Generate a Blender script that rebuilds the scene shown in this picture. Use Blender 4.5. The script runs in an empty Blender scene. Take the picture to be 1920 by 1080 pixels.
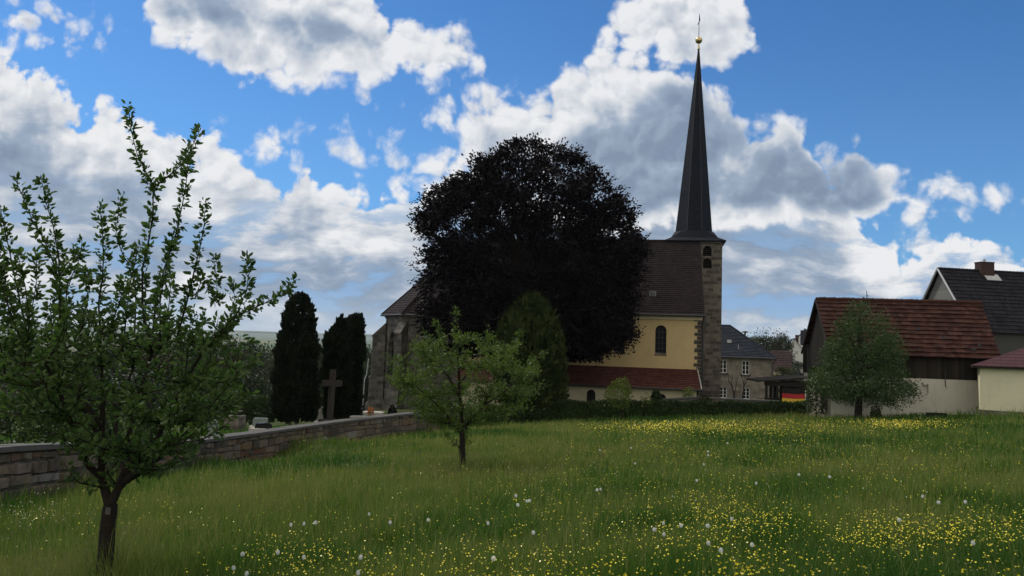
import bpy, bmesh, math, random
import numpy as np
from mathutils import Vector, Matrix
from mathutils.geometry import tessellate_polygon
R = math.radians
SC = bpy.context.scene
COL = SC.collection
random.seed(7)
RNG = np.random.default_rng(11)

# ------------------------------------------------------------------ camera
PITCH, ROLL, FPX = math.atan(108 / 1400), .033, 1400.
FW = np.array([0, math.cos(PITCH), math.sin(PITCH)])
_r = np.array([1., 0, 0]); _u = np.array([0, -math.sin(PITCH), math.cos(PITCH)])
UP = _u * math.cos(ROLL) - _r * math.sin(ROLL)
RT = _r * math.cos(ROLL) + _u * math.sin(ROLL)
CAM = np.array([0, 0, 1.6])
cd = bpy.data.cameras.new('camera'); cam = bpy.data.objects.new('camera', cd); COL.objects.link(cam)
m = Matrix.Identity(4)
for i in range(3):
    m[i][0], m[i][1], m[i][2], m[i][3] = RT[i], UP[i], -FW[i], CAM[i]
cam.matrix_world = m
cd.sensor_width = 36; cd.sensor_fit = 'HORIZONTAL'; cd.lens = 36 * FPX / 1920
cd.clip_start = .1; cd.clip_end = 20000
SC.camera = cam
def ray(px, py): return FW + (px - 960) / FPX * RT + (540 - py) / FPX * UP
def at(px, py, Y):
    "point of the place seen at photo pixel (px, py), Y metres ahead"
    d = ray(px, py); return CAM + d * (Y / d[1])

# ------------------------------------------------------------------ sun, exposure, sky
SUN_EL, SUN_AZ = 50, -52            # degrees; azimuth measured from +Y towards +X
sd = Vector((math.sin(R(SUN_AZ)) * math.cos(R(SUN_EL)), math.cos(R(SUN_AZ)) * math.cos(R(SUN_EL)), math.sin(R(SUN_EL))))
sl = bpy.data.lights.new('sun', 'SUN'); sl.energy = 2.3; sl.angle = R(9); sl.color = (1, .95, .86)
so = bpy.data.objects.new('sun', sl); COL.objects.link(so)
so.rotation_euler = sd.to_track_quat('Z', 'Y').to_euler()
SC.view_settings.view_transform = 'Standard'; SC.view_settings.look = 'None'
SC.view_settings.exposure = 0; SC.view_settings.gamma = 1
SC.render.engine = 'CYCLES'
SC.cycles.max_bounces = 6; SC.cycles.transparent_max_bounces = 8
SC.cycles.use_denoising = True

class Net:
    "small helper to write node trees as expressions"
    def __init__(s, tree): s.t = tree
    def n(s, kind, **kw):
        nd = s.t.nodes.new(kind)
        for k, v in kw.items(): setattr(nd, k, v)
        return nd
    def put(s, sock, v):
        if isinstance(v, bpy.types.NodeSocket): s.t.links.new(v, sock)
        elif v is not None: sock.default_value = v
    def m(s, op, a, b=None, c=None, clamp=False):
        nd = s.n('ShaderNodeMath', operation=op, use_clamp=clamp)
        for i, v in enumerate((a, b, c)): 
            if v is not None: s.put(nd.inputs[i], v)
        return nd.outputs[0]
    def add(s, a, b): return s.m('ADD', a, b)
    def sub(s, a, b): return s.m('SUBTRACT', a, b)
    def mul(s, a, b): return s.m('MULTIPLY', a, b)
    def mx(s, a, b): return s.m('MAXIMUM', a, b)
    def mn(s, a, b): return s.m('MINIMUM', a, b)
    def step(s, x, lo, hi, a=0., b=1., smooth=True):
        nd = s.n('ShaderNodeMapRange', interpolation_type='SMOOTHSTEP' if smooth else 'LINEAR')
        for i, v in enumerate((x, lo, hi, a, b)): s.put(nd.inputs[i], v)
        return nd.outputs[0]
    def xyz(s, x, y, z=0.):
        nd = s.n('ShaderNodeCombineXYZ')
        for i, v in enumerate((x, y, z)): s.put(nd.inputs[i], v)
        return nd.outputs[0]
    def sep(s, v):
        nd = s.n('ShaderNodeSeparateXYZ'); s.put(nd.inputs[0], v); return nd.outputs
    dim2 = False
    def noise(s, vec, scale, detail=4, rough=.5, dist=0., col=False):
        nd = s.n('ShaderNodeTexNoise', noise_dimensions='2D' if s.dim2 else '3D'); s.put(nd.inputs['Vector'], vec)
        nd.inputs['Scale'].default_value = scale; nd.inputs['Detail'].default_value = detail
        nd.inputs['Roughness'].default_value = rough; nd.inputs['Distortion'].default_value = dist
        return nd.outputs['Color' if col else 'Fac']
    def voro(s, vec, scale, feature='SMOOTH_F1', detail=0., rough=.5, out='Distance', smooth=.4):
        nd = s.n('ShaderNodeTexVoronoi', feature=feature, voronoi_dimensions='2D' if s.dim2 else '3D'); s.put(nd.inputs['Vector'], vec)
        nd.inputs['Scale'].default_value = scale; nd.inputs['Detail'].default_value = detail
        nd.inputs['Roughness'].default_value = rough
        if feature == 'SMOOTH_F1': nd.inputs['Smoothness'].default_value = smooth
        return nd.outputs[out]
    def mix(s, f, a, b, mode='MIX'):
        nd = s.n('ShaderNodeMix', data_type='RGBA', blend_type=mode); nd.clamp_factor = True
        s.put(nd.inputs[0], f)
        for i, v in ((6, a), (7, b)): s.put(nd.inputs[i], (*v, 1.) if isinstance(v, tuple) and len(v) == 3 else v)
        return nd.outputs[2]
    def vmath(s, op, a, b=None, sc=None):
        nd = s.n('ShaderNodeVectorMath', operation=op); s.put(nd.inputs[0], a)
        if b is not None: s.put(nd.inputs[1], b)
        if sc is not None: s.put(nd.inputs['Scale'], sc)
        return nd.outputs[0]
    def ramp(s, f, stops, interp='LINEAR'):
        nd = s.n('ShaderNodeValToRGB'); cr = nd.color_ramp; cr.interpolation = interp
        while len(cr.elements) < len(stops): cr.elements.new(.5)
        for e, (p, c) in zip(cr.elements, stops): e.position = p; e.color = (*c, 1.)
        s.put(nd.inputs[0], f); return nd.outputs[0]

def uv_of(px, py):
    d = ray(px, py); return d[0] / d[1], d[2] / d[1]
U0, U1, V0, V1 = -1.1, 1.1, -.1, .75
def curve_node(N, u, pts):
    "cloud outline height over compass direction (both as slopes seen from the meadow)"
    q = sorted(uv_of(*p) for p in pts)
    nd = N.n('ShaderNodeFloatCurve'); c = nd.mapping.curves[0]
    q = [((a - U0) / (U1 - U0), (b - V0) / (V1 - V0)) for a, b in q]
    q = [(0., q[0][1])] + q + [(1., q[-1][1])]
    while len(c.points) < len(q): c.points.new(.5, .5)
    for p, (a, b) in zip(c.points, q): p.location = (a, b); p.handle_type = 'VECTOR'
    nd.mapping.use_clip = False; nd.mapping.update()
    N.put(nd.inputs['Value'], N.step(u, U0, U1, smooth=False))
    return N.step(nd.outputs[0], 0., 1., V0, V1, smooth=False)

BANK = [(-700, 60), (-300, 60), (-60, 70), (0, 98), (60, 125), (110, 165), (170, 208), (205, 186), (240, 205), (290, 232), (310, 266), (345, 246), (410, 255),
        (450, 290), (490, 338), (540, 352), (580, 312), (600, 330), (640, 360), (700, 366), (785, 360), (870, 310), (1000, 200), (1400, 270), (1560, 330), (1622, 405),
        (1640, 420), (1675, 432), (1692, 476), (1730, 452), (1800, 436), (1850, 448), (1920, 482), (2100, 430), (2500, 420)]
MAIN_T = [(700, 200), (880, 182), (930, 163), (975, 185), (1030, 178), (1040, 130), (1078, 122), (1110, 88), (1170, 98),
          (1240, 112), (1290, 138), (1330, 165), (1370, 200), (1402, 243), (1440, 232), (1480, 218), (1510, 245), (1540, 282), (1585, 300), (1600, 268),
          (1650, 302), (1690, 352), (1740, 382), (1775, 396), (1800, 420), (1815, 620)]
MAIN_B = [(700, 330), (905, 335), (940, 400), (1100, 440), (1400, 430), (1500, 418), (1600, 415), (1640, 400), (1700, 372), (1740, 392), (1775, 394), (1800, 380), (1815, 250)]
TOP_T = [(235, 300), (250, 60), (268, 0), (400, -90), (600, -90), (690, -12), (740, 22), (790, 48), (830, 68), (878, 60), (900, 98), (914, 126), (930, 160), (945, 300)]
TOP_B = [(235, -120), (250, -20), (268, 2), (282, 58), (330, 82), (340, 105), (420, 130), (500, 150), (590, 168), (640, 148), (700, 160), (760, 134), (800, 156), (840, 128), (870, 140), (914, 128), (930, 90), (945, -120)]
CAP_T = [(1085, 300), (1095, 110), (1110, 76), (1140, 30), (1180, -14), (1250, -50), (1385, -30), (1405, 20), (1420, 50), (1427, 84), (1440, 120), (1450, 300)]
CAP_B = [(1085, -120), (1095, 40), (1110, 78), (1160, 84), (1230, 108), (1290, 126), (1365, 126), (1400, 94), (1427, 86), (1440, 50), (1450, -120)]
PUFFS = [(30, 42, 34, 22), (62, 64, 18, 8), (118, 28, 20, 11), (110, 68, 16, 6), (530, 272, 50, 15), (625, 280, 22, 8), (808, 226, 22, 12), (845, 187, 14, 10), (673, 180, 7, 7), (765, 310, 20, 14), (852, 310, 66, 34), (905, 330, 60, 40),
         (1748, 354, 18, 9), (1864, 370, 13, 11), (1735, 405, 24, 8), (1780, 370, 16, 8), (400, 320, 40, 20)]


def cloud_bumps():
    g = bpy.data.node_groups.new('cloud_bumps', 'ShaderNodeTree')
    g.interface.new_socket('P', in_out='INPUT', socket_type='NodeSocketVector')
    g.interface.new_socket('Bumps', in_out='OUTPUT', socket_type='NodeSocketFloat')
    N = Net(g); N.dim2 = True; gi = N.n('NodeGroupInput'); go = N.n('NodeGroupOutput'); P = gi.outputs[0]
    bm = N.voro(P, 22., 'F1', detail=2.4, rough=.5)          # cauliflower lobes
    fine = N.noise(P, 26., 6, .62)
    N.put(go.inputs[0], N.add(N.mul(N.sub(.32, N.mul(bm, bm)), .028), N.mul(N.sub(fine, .5), .046)))
    return g

world = bpy.data.worlds.new('World'); SC.world = world; world.use_nodes = True
world.cycles.sampling_method = 'MANUAL'; world.cycles.sample_map_resolution = 256
world.node_tree.nodes.clear()
N = Net(world.node_tree); N.dim2 = True
sky = N.n('ShaderNodeTexSky', sky_type='NISHITA', sun_disc=False)
sky.sun_elevation = R(SUN_EL); sky.sun_rotation = R(SUN_AZ)
sky.altitude = 300; sky.air_density = 1.0; sky.dust_density = .3; sky.ozone_density = 2.5
tc = N.n('ShaderNodeTexCoord')
x, y, z = N.sep(tc.outputs['Generated'])
yy = N.mx(N.m('ABSOLUTE', y), .3)
u = N.m('DIVIDE', x, yy); v = N.m('DIVIDE', z, yy)
P0 = N.xyz(u, v)
warp = N.noise(P0, 8., 2, .5, col=True)
Pw = N.vmath('ADD', P0, N.vmath('SCALE', N.vmath('SUBTRACT', warp, (.5, .5, .5)), sc=.03))
CB = cloud_bumps()
def bumps_at(P):
    g = N.n('ShaderNodeGroup'); g.node_tree = CB; N.put(g.inputs[0], P); return g.outputs[0]
b0 = bumps_at(Pw); b1 = bumps_at(N.vmath('ADD', Pw, (-.007, .012, 0)))
relief = N.sub(b0, b1)
low = N.noise(P0, 5.5, 2, .5)
mid = N.noise(N.vmath('MULTIPLY', Pw, (1., 2.4, 1.)), 9., 4, .58)
uw, vw, _ = N.sep(Pw)
bank = N.sub(curve_node(N, uw, BANK), vw)
def body(T, B, k=1.):
    return N.mn(N.sub(curve_node(N, uw, T), vw), N.mul(N.sub(vw, curve_node(N, uw, B)), k))
main = N.mn(body(MAIN_T, MAIN_B, 2.5), N.add(N.sub(uw, uv_of(856, 240)[0]), N.mul(N.sub(vw, uv_of(856, 240)[1]), .2)))
rest = N.mx(main, N.mx(body(TOP_T, TOP_B, 1.2), body(CAP_T, CAP_B, 1.2)))
for (px, py, rx, ry) in PUFFS:
    a, b = uv_of(px, py)
    e = N.add(N.m('POWER', N.mul(N.sub(uw, a), 1400 / rx), 2.), N.m('POWER', N.mul(N.sub(vw, b), 1400 / ry), 2.))
    rest = N.mx(rest, N.mul(N.sub(1., N.m('SQRT', e)), ry / 1400 * .7))
Hb = N.add(N.add(N.mn(bank, .3), b0), .008); Hr = N.add(N.add(N.mn(rest, .2), b0), .012)
ab = N.step(Hb, -.004, .014); ar = N.step(Hr, -.008, .022)
# the near clouds: white rims, grey bodies
lo = N.mul(N.sub(low, .5), .20)
sr = N.mul(N.step(N.add(Hr, lo), .022, .105), .84)
sr = N.m('SUBTRACT', N.add(N.add(sr, .06), N.mul(N.sub(mid, .5), .28)), N.mul(relief, 9.), clamp=True)
# the long bank: white crown, dark belly, then pale streaks down to the horizon
dep = N.add(bank, N.add(N.mul(N.sub(mid, .5), .085), lo))
sb = N.n('ShaderNodeFloatCurve'); c = sb.mapping.curves[0]
pts = [(0., .02), (.08, .10), (.17, .28), (.27, .62), (.38, .82), (.48, .62), (.65, .46), (1., .40)]
while len(c.points) < len(pts): c.points.new(.5, .5)
for p, q in zip(c.points, pts): p.location = q
sb.mapping.update()
N.put(sb.inputs['Value'], N.m('MULTIPLY', dep, 2.6, clamp=True))
streak = N.noise(N.vmath('MULTIPLY', Pw, (1., 3.2, 1.)), 6.5, 5, .6)
lowz = N.step(vw, .24, .10)
sbb = N.add(N.sub(sb.outputs[0], N.mul(relief, N.sub(6., N.mul(lowz, 4.)))), N.mul(lowz, N.mul(N.sub(streak, .52), 2.4)))
sbb = N.m('ADD', sbb, N.mul(N.sub(mid, .5), .35), clamp=True)
STOPS = [(0., (.84, .85, .87)), (.3, (.60, .64, .70)), (.62, (.33, .41, .53)), (1., (.22, .29, .40))]
cb = N.ramp(sbb, STOPS); cr = N.ramp(sr, STOPS)
cb = N.mix(N.mul(lowz, N.step(streak, .5, .66)), cb, (.27, .44, .68))     # blue gaps low down
cb = N.mix(N.step(v, .075, .0, 0., .75), cb, (.50, .60, .70))             # pale air at the horizon
skyc = N.mix(1., sky.outputs[0], (.044, .082, .116), 'MULTIPLY')
skyc = N.mix(N.step(v, .5, .0, 0., .35), skyc, (.22, .44, .74))
col = N.mix(ab, skyc, cb); col = N.mix(N.mul(ar, .98), col, cr)
# unseen bright cloud added overhead and behind the camera to fill ground and walls
fill_veil = N.mx(N.step(z, .48, .72), N.step(y, .05, -.30))
fill_veil = N.mul(fill_veil, N.step(N.noise(N.xyz(N.mul(x, 2.), N.mul(z, 3.)), 1.6, 3, .5), .25, .55, .55, 1.))
col = N.mix(fill_veil, col, (1.0, .95, .86))
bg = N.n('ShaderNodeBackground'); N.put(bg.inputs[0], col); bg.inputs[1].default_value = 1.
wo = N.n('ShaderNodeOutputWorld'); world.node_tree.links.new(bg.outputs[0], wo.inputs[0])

# ------------------------------------------------------------------ helpers: objects
def link(o, parent=None):
    COL.objects.link(o)
    if parent is not None: o.parent = parent
    return o
def tag(o, label=None, cat=None, group=None, kind=None):
    for k, v in (('label', label), ('category', cat), ('group', group), ('kind', kind)):
        if v: o[k] = v
    return o
def empty(name, loc, rotz=0.):
    o = bpy.data.objects.new(name, None); o.empty_display_size = .3
    o.location = loc; o.rotation_euler = (0, 0, rotz); return link(o)
def copy_tree(o, parent=None):
    c = o.copy(); link(c)
    if parent is not None: c.parent = parent
    for ch in list(o.children): copy_tree(ch, c)
    return c
class MB:
    "collects polygons, linked as ONE mesh object by build()"
    def __init__(s): s.v = []; s.f = []; s.mi = []; s.uv = []; s.r = []
    def poly(s, pts, mi=0, uv=None, rnd=None):
        i = len(s.v); rnd = random.random() if rnd is None else rnd
        s.v += [tuple(map(float, p)) for p in pts]; s.f.append(tuple(range(i, i + len(pts)))); s.mi.append(mi)
        s.uv += (uv if uv is not None else [(p[0] + p[1], p[2]) for p in pts]); s.r += [rnd] * len(pts)
    def grid(s, P, mi=0, close=False, rnd=None):
        n, k = len(P), len(P[0]); i = len(s.v); rnd = random.random() if rnd is None else rnd
        for a in range(n):
            for b in range(k): s.v.append(tuple(map(float, P[a][b]))); s.r.append(rnd)
        for a in range(n - 1):
            for b in range(k if close else k - 1):
                q = (i + a * k + b, i + a * k + (b + 1) % k, i + (a + 1) * k + (b + 1) % k, i + (a + 1) * k + b)
                s.f.append(q); s.mi.append(mi); s.uv += [(b * .2, a * .2), ((b + 1) * .2, a * .2), ((b + 1) * .2, (a + 1) * .2), (b * .2, (a + 1) * .2)]
    def box(s, c, d, mi=0, rot=0., bevel=0., rnd=None, taper=1.):
        rnd = random.random() if rnd is None else rnd
        x, y, z = d[0] / 2, d[1] / 2, d[2] / 2; ca, sa = math.cos(rot), math.sin(rot)
        def T(p): return (c[0] + p[0] * ca - p[1] * sa, c[1] + p[0] * sa + p[1] * ca, c[2] + p[2])
        lo = [(-x, -y), (x, -y), (x, y), (-x, y)]
        V = [T((a, b, -z)) for a, b in lo] + [T((a * taper, b * taper, z)) for a, b in lo]
        for q, w in (((0, 1, 5, 4), 0), ((1, 2, 6, 5), 1), ((2, 3, 7, 6), 0), ((3, 0, 4, 7), 1)):
            L = d[0] if w == 0 else d[1]
            s.poly([V[k] for k in q], mi, [(0, 0), (L, 0), (L, d[2]), (0, d[2])], rnd)
        s.poly([V[4], V[5], V[6], V[7]], mi, [(0, 0), (d[0], 0), (d[0], d[1]), (0, d[1])], rnd)
        s.poly([V[3], V[2], V[1], V[0]], mi, [(0, 0), (d[0], 0), (d[0], d[1]), (0, d[1])], rnd)
    def tube(s, pts, rad, sides=7, mi=0, cap=True, rnd=None):
        pts = [np.array(p, float) for p in pts]; rings = []
        n = len(pts); ref = np.array([.31, .17, .93])
        for i, p in enumerate(pts):
            d = pts[min(i + 1, n - 1)] - pts[max(i - 1, 0)]; d = d / (np.linalg.norm(d) + 1e-9)
            a = np.cross(d, ref if abs(d.dot(ref)) < .95 else np.array([1., 0, 0])); a /= np.linalg.norm(a); b = np.cross(d, a)
            r = rad[i] if hasattr(rad, '__len__') else rad
            rings.append([p + r * (math.cos(2 * math.pi * k / sides) * a + math.sin(2 * math.pi * k / sides) * b) for k in range(sides)])
        s.grid(rings, mi, True, rnd)
        if cap: s.poly(rings[-1], mi, rnd=rnd)
    def lathe(s, prof, c, sides=16, mi=0):
        s.grid([[(c[0] + r * math.cos(2 * math.pi * k / sides), c[1] + r * math.sin(2 * math.pi * k / sides), c[2] + z) for k in range(sides)] for r, z in prof], mi, True)
    def build(s, name, mats, parent=None, smooth=False, weld=False):
        me = bpy.data.meshes.new(name); me.from_pydata(s.v, [], s.f); me.update()
        for mm in (mats if isinstance(mats, (list, tuple)) else [mats]): me.materials.append(mm)
        me.polygons.foreach_set('material_index', s.mi)
        uvl = me.uv_layers.new(name='UVMap'); uvl.data.foreach_set('uv', np.array(s.uv, dtype=np.float32).ravel())
        at_ = me.attributes.new('rnd', 'FLOAT', 'POINT'); at_.data.foreach_set('value', np.array(s.r, dtype=np.float32))
        if smooth: me.polygons.foreach_set('use_smooth', [True] * len(s.f))
        if weld:
            b = bmesh.new(); b.from_mesh(me); bmesh.ops.remove_doubles(b, verts=b.verts, dist=.0005); b.to_mesh(me); b.free()
        return link(bpy.data.objects.new(name, me), parent)
def mesh_np(name, V, F, mat, rnd=None, parent=None, smooth=False):
    "mesh from numpy arrays: V (n,3), F (m,3 or 4)"
    me = bpy.data.meshes.new(name); k = F.shape[1]
    me.vertices.add(len(V)); me.vertices.foreach_set('co', V.astype(np.float32).ravel())
    me.loops.add(F.size); me.loops.foreach_set('vertex_index', F.astype(np.int32).ravel())
    me.polygons.add(len(F)); me.polygons.foreach_set('loop_start', np.arange(0, F.size, k, dtype=np.int32))
    me.update(calc_edges=True)
    if rnd is not None:
        a = me.attributes.new('rnd', 'FLOAT', 'POINT'); a.data.foreach_set('value', rnd.astype(np.float32))
    if smooth: me.polygons.foreach_set('use_smooth', np.ones(len(F), dtype=bool))
    for mm in (mat if isinstance(mat, (list, tuple)) else [mat]): me.materials.append(mm)
    return link(bpy.data.objects.new(name, me), parent)
def unit(a): return a / (np.linalg.norm(a, axis=-1, keepdims=True) + 1e-9)
def leaf_arrays(P, D, L, wid=.5, fold=.25, fine=False, rnd=None):
    "one leaf per row: base point P, axis D, length L"
    n = len(P); D = unit(D); L = np.asarray(L).reshape(-1, 1) * np.ones((n, 1))
    S = unit(np.cross(D, RNG.normal(size=(n, 3)))); Nn = np.cross(S, D)
    rnd = RNG.random(n) if rnd is None else rnd
    if fine:
        k = 6
        V = np.stack([P, P + D * L * .35 + S * L * wid * .5 + Nn * L * fold * .5, P + D * L * .7 + S * L * wid * .42 + Nn * L * fold * .4, P + D * L - Nn * L * .08,
                      P + D * L * .7 - S * L * wid * .42 + Nn * L * fold * .4, P + D * L * .35 - S * L * wid * .5 + Nn * L * fold * .5], 1).reshape(-1, 3)
        b = np.arange(n)[:, None] * 6
        F = np.concatenate([b + np.array([0, 1, 2, 3]), b + np.array([0, 3, 4, 5])])
    else:
        k = 4
        V = np.stack([P, P + D * L * .5 + S * L * wid * .5 + Nn * L * fold * .4, P + D * L, P + D * L * .5 - S * L * wid * .5 + Nn * L * fold * .4], 1).reshape(-1, 3)
        F = np.arange(n)[:, None] * 4 + np.array([0, 1, 2, 3])
    return V, F, np.repeat(rnd, k)

# ------------------------------------------------------------------ helpers: materials
MATS = {}
def new_mat(name):
    mt = bpy.data.materials.new(name); mt.use_nodes = True; mt.node_tree.nodes.clear(); MATS[name] = mt
    return mt, Net(mt.node_tree)
def finish(mt, N, col, rough=.8, spec=.3, bump=None, bstr=.4, bdist=.02, metal=0.):
    b = N.n('ShaderNodeBsdfPrincipled'); N.put(b.inputs['Base Color'], (*col, 1.) if isinstance(col, tuple) else col)
    N.put(b.inputs['Roughness'], rough); b.inputs['Specular IOR Level'].default_value = spec; b.inputs['Metallic'].default_value = metal
    if bump is not None:
        bn = N.n('ShaderNodeBump'); bn.inputs['Strength'].default_value = bstr; bn.inputs['Distance'].default_value = bdist
        N.put(bn.inputs['Height'], bump); N.put(b.inputs['Normal'], bn.outputs[0])
    o = N.n('ShaderNodeOutputMaterial'); mt.node_tree.links.new(b.outputs[0], o.inputs[0]); return mt
def attr(N, nm='rnd'):
    a = N.n('ShaderNodeAttribute', attribute_name=nm); return a.outputs['Fac']
def uvn(N): return N.n('ShaderNodeTexCoord').outputs['UV']
def objn(N): return N.n('ShaderNodeTexCoord').outputs['Object']
def scale_col(N, col, f): return N.vmath('SCALE', col, sc=f)
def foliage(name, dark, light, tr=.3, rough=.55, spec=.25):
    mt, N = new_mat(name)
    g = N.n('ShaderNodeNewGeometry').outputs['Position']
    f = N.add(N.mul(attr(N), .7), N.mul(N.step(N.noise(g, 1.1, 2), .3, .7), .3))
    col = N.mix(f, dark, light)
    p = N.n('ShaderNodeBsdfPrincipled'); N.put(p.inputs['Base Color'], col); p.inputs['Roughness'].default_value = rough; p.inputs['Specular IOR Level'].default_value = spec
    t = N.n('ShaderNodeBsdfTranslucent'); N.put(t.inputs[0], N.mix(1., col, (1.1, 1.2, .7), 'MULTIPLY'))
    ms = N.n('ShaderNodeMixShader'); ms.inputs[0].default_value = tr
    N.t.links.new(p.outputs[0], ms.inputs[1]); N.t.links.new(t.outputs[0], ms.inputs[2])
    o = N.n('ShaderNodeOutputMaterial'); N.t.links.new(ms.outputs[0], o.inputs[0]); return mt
def plain(name, col, rough=.7, spec=.3, var=.25, scale=3., metal=0., bump=0.):
    mt, N = new_mat(name)
    n = N.noise(objn(N), scale, 5, .6)
    c = N.mix(n, tuple(x * (1 - var) for x in col), tuple(min(1, x * (1 + var)) for x in col))
    return finish(mt, N, c, rough, spec, n if bump else None, bump, .02, metal)
def ashlar(name, c1, c2, mortar, bw=.62, bh=.30, ms=.012, bias=0., stain=.5, bump=.5):
    "coursed stone blocks, UV in metres"
    mt, N = new_mat(name); uv = uvn(N)
    wob = N.vmath('SCALE', N.vmath('SUBTRACT', N.noise(uv, 2.2, 2, .5, col=True), (.5, .5, .5)), sc=.05)
    b = N.n('ShaderNodeTexBrick'); N.put(b.inputs['Vector'], N.vmath('ADD', uv, wob))
    for k, v in (('Color1', c1), ('Color2', c2), ('Mortar', mortar)): b.inputs[k].default_value = (*v, 1.)
    for k, v in (('Scale', 1.), ('Mortar Size', ms), ('Mortar Smooth', .3), ('Bias', bias), ('Brick Width', bw), ('Row Height', bh)): b.inputs[k].default_value = v
    b.offset = .43; b.squash = .8; b.squash_frequency = 3
    n1 = N.noise(uv, 1.3, 6, .65); n2 = N.noise(uv, 14., 5, .6)
    f = N.add(N.step(n1, .3, .75, 1 - stain * .5, 1 + stain * .4), N.mul(N.sub(n2, .5), .5))
    h = N.sub(N.mul(n2, .35), b.outputs['Fac'])
    return finish(mt, N, scale_col(N, b.outputs['Color'], f), .9, .15, h, bump, .03)
def tiles(name, c1, c2, tw=.2, moss=None, spec=.25, rough=.7, joint=.5):
    spec, rough = spec * .35, min(1., rough + .15)
    "roof tiles: UV u in metres along the eave, v counts courses"
    mt, N = new_mat(name); u, v, _ = N.sep(uvn(N))
    row = N.m('FLOOR', v); uu = N.add(N.m('DIVIDE', u, tw), N.mul(row, .5)); cell = N.m('FLOOR', uu)
    wn = N.n('ShaderNodeTexWhiteNoise', noise_dimensions='2D'); N.put(wn.inputs['Vector'], N.xyz(cell, row))
    big = N.noise(N.xyz(u, N.mul(v, .25)), .7, 4, .6)
    r = N.m('POWER', wn.outputs['Value'], 1.4)
    col = N.mix(N.add(N.mul(r, .6), N.mul(N.sub(big, .35), .8)), c1, c2)
    if moss: col = N.mix(N.step(N.noise(N.xyz(u, N.mul(v, .25)), 2.3, 5, .65), .52, .72, 0., .7), col, moss)
    e = N.m('ABSOLUTE', N.sub(N.m('FRACT', uu), .5)); j = N.step(e, .43, .5)
    col = scale_col(N, col, N.sub(1., N.mul(j, joint)))
    return finish(mt, N, col, rough, spec, N.sub(N.mul(wn.outputs['Value'], .4), j), .5, .02)
def plaster(name, col, dirt, rough=.9):
    mt, N = new_mat(name); p = objn(N); g = N.sep(p)
    n = N.noise(p, .9, 6, .65); n2 = N.noise(p, 7., 5, .6); st = N.noise(N.vmath('MULTIPLY', p, (3., 3., .35)), 1.4, 4, .6)
    f = N.m('ADD', N.mul(N.step(n, .42, .72), .35), N.mul(N.step(st, .55, .8), .35), clamp=True)
    c = N.mix(f, col, dirt); c = scale_col(N, c, N.add(.94, N.mul(n2, .12)))
    return finish(mt, N, c, rough, .15, n2, .25, .01)
def boards(name, c1, c2, bw=.17, vert=True):
    mt, N = new_mat(name); u, v, _ = N.sep(uvn(N))
    if not vert: u, v = v, u
    k = N.m('DIVIDE', u, bw); cell = N.m('FLOOR', k)
    wn = N.n('ShaderNodeTexWhiteNoise', noise_dimensions='1D'); N.put(wn.inputs['W'], cell)
    gr = N.noise(N.xyz(N.mul(u, 22.), N.add(N.mul(v, 1.2), N.mul(cell, 3.))), 1., 5, .65)
    e = N.m('ABSOLUTE', N.sub(N.m('FRACT', k), .5)); j = N.step(e, .44, .49)
    col = N.mix(N.add(N.mul(wn.outputs['Value'], .6), N.mul(gr, .4)), c1, c2)
    col = scale_col(N, col, N.sub(1., N.mul(j, .75)))
    return finish(mt, N, col, .9, .15, N.sub(gr, N.mul(j, 2.)), .5, .02)
def bark(name, c1, c2):
    mt, N = new_mat(name); p = objn(N)
    n = N.noise(N.vmath('MULTIPLY', p, (1., 1., .3)), 22., 6, .65); n2 = N.noise(p, 3., 3)
    return finish(mt, N, N.mix(N.add(N.mul(n, .7), N.mul(n2, .3)), c1, c2), .95, .1, n, .9, .02)
def glass(name, col=(.012, .016, .02), rough=.08, spec=.5):
    mt, N = new_mat(name); n = N.noise(objn(N), 1.7, 2)
    return finish(mt, N, col, rough, spec, n, .12, .05)

# ------------------------------------------------------------------ helpers: building pieces (local frame: x along, z up, outward = -y)
def wall_panel(mb, org, ax, outer, holes=(), depth=.18, mi=0, inward=None, uvo=(0, 0), reveal_mi=None):
    "flat wall with real openings; outer and holes are lists of (a, z); reveals run inward"
    org = np.array(org, float); ax = np.array(ax, float); az = np.array([0, 0, 1.])
    inw = np.array(inward if inward is not None else np.cross(az, ax))
    def W(p, d=0.): return org + ax * p[0] + az * p[1] + inw * d
    loops = [[Vector((a, b, 0)) for a, b in outer]] + [[Vector((a, b, 0)) for a, b in h] for h in holes]
    flat = [p for l in loops for p in l]
    for t in tessellate_polygon(loops):
        q = [flat[i] for i in t]
        n = (q[1] - q[0]).cross(q[2] - q[0]).z
        if abs(n) < 1e-9: continue
        if n < 0: q = q[::-1]
        mb.poly([W((p.x, p.y)) for p in q], mi, [(p.x + uvo[0], p.y + uvo[1]) for p in q], .5)
    for h in holes:
        for i in range(len(h)):
            a, b = h[i], h[(i + 1) % len(h)]
            mb.poly([W(a), W(b), W(b, depth), W(a, depth)], mi if reveal_mi is None else reveal_mi, [(a[0], a[1]), (b[0], b[1]), (b[0] + .1, b[1]), (a[0] + .1, a[1])], .5)
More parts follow.
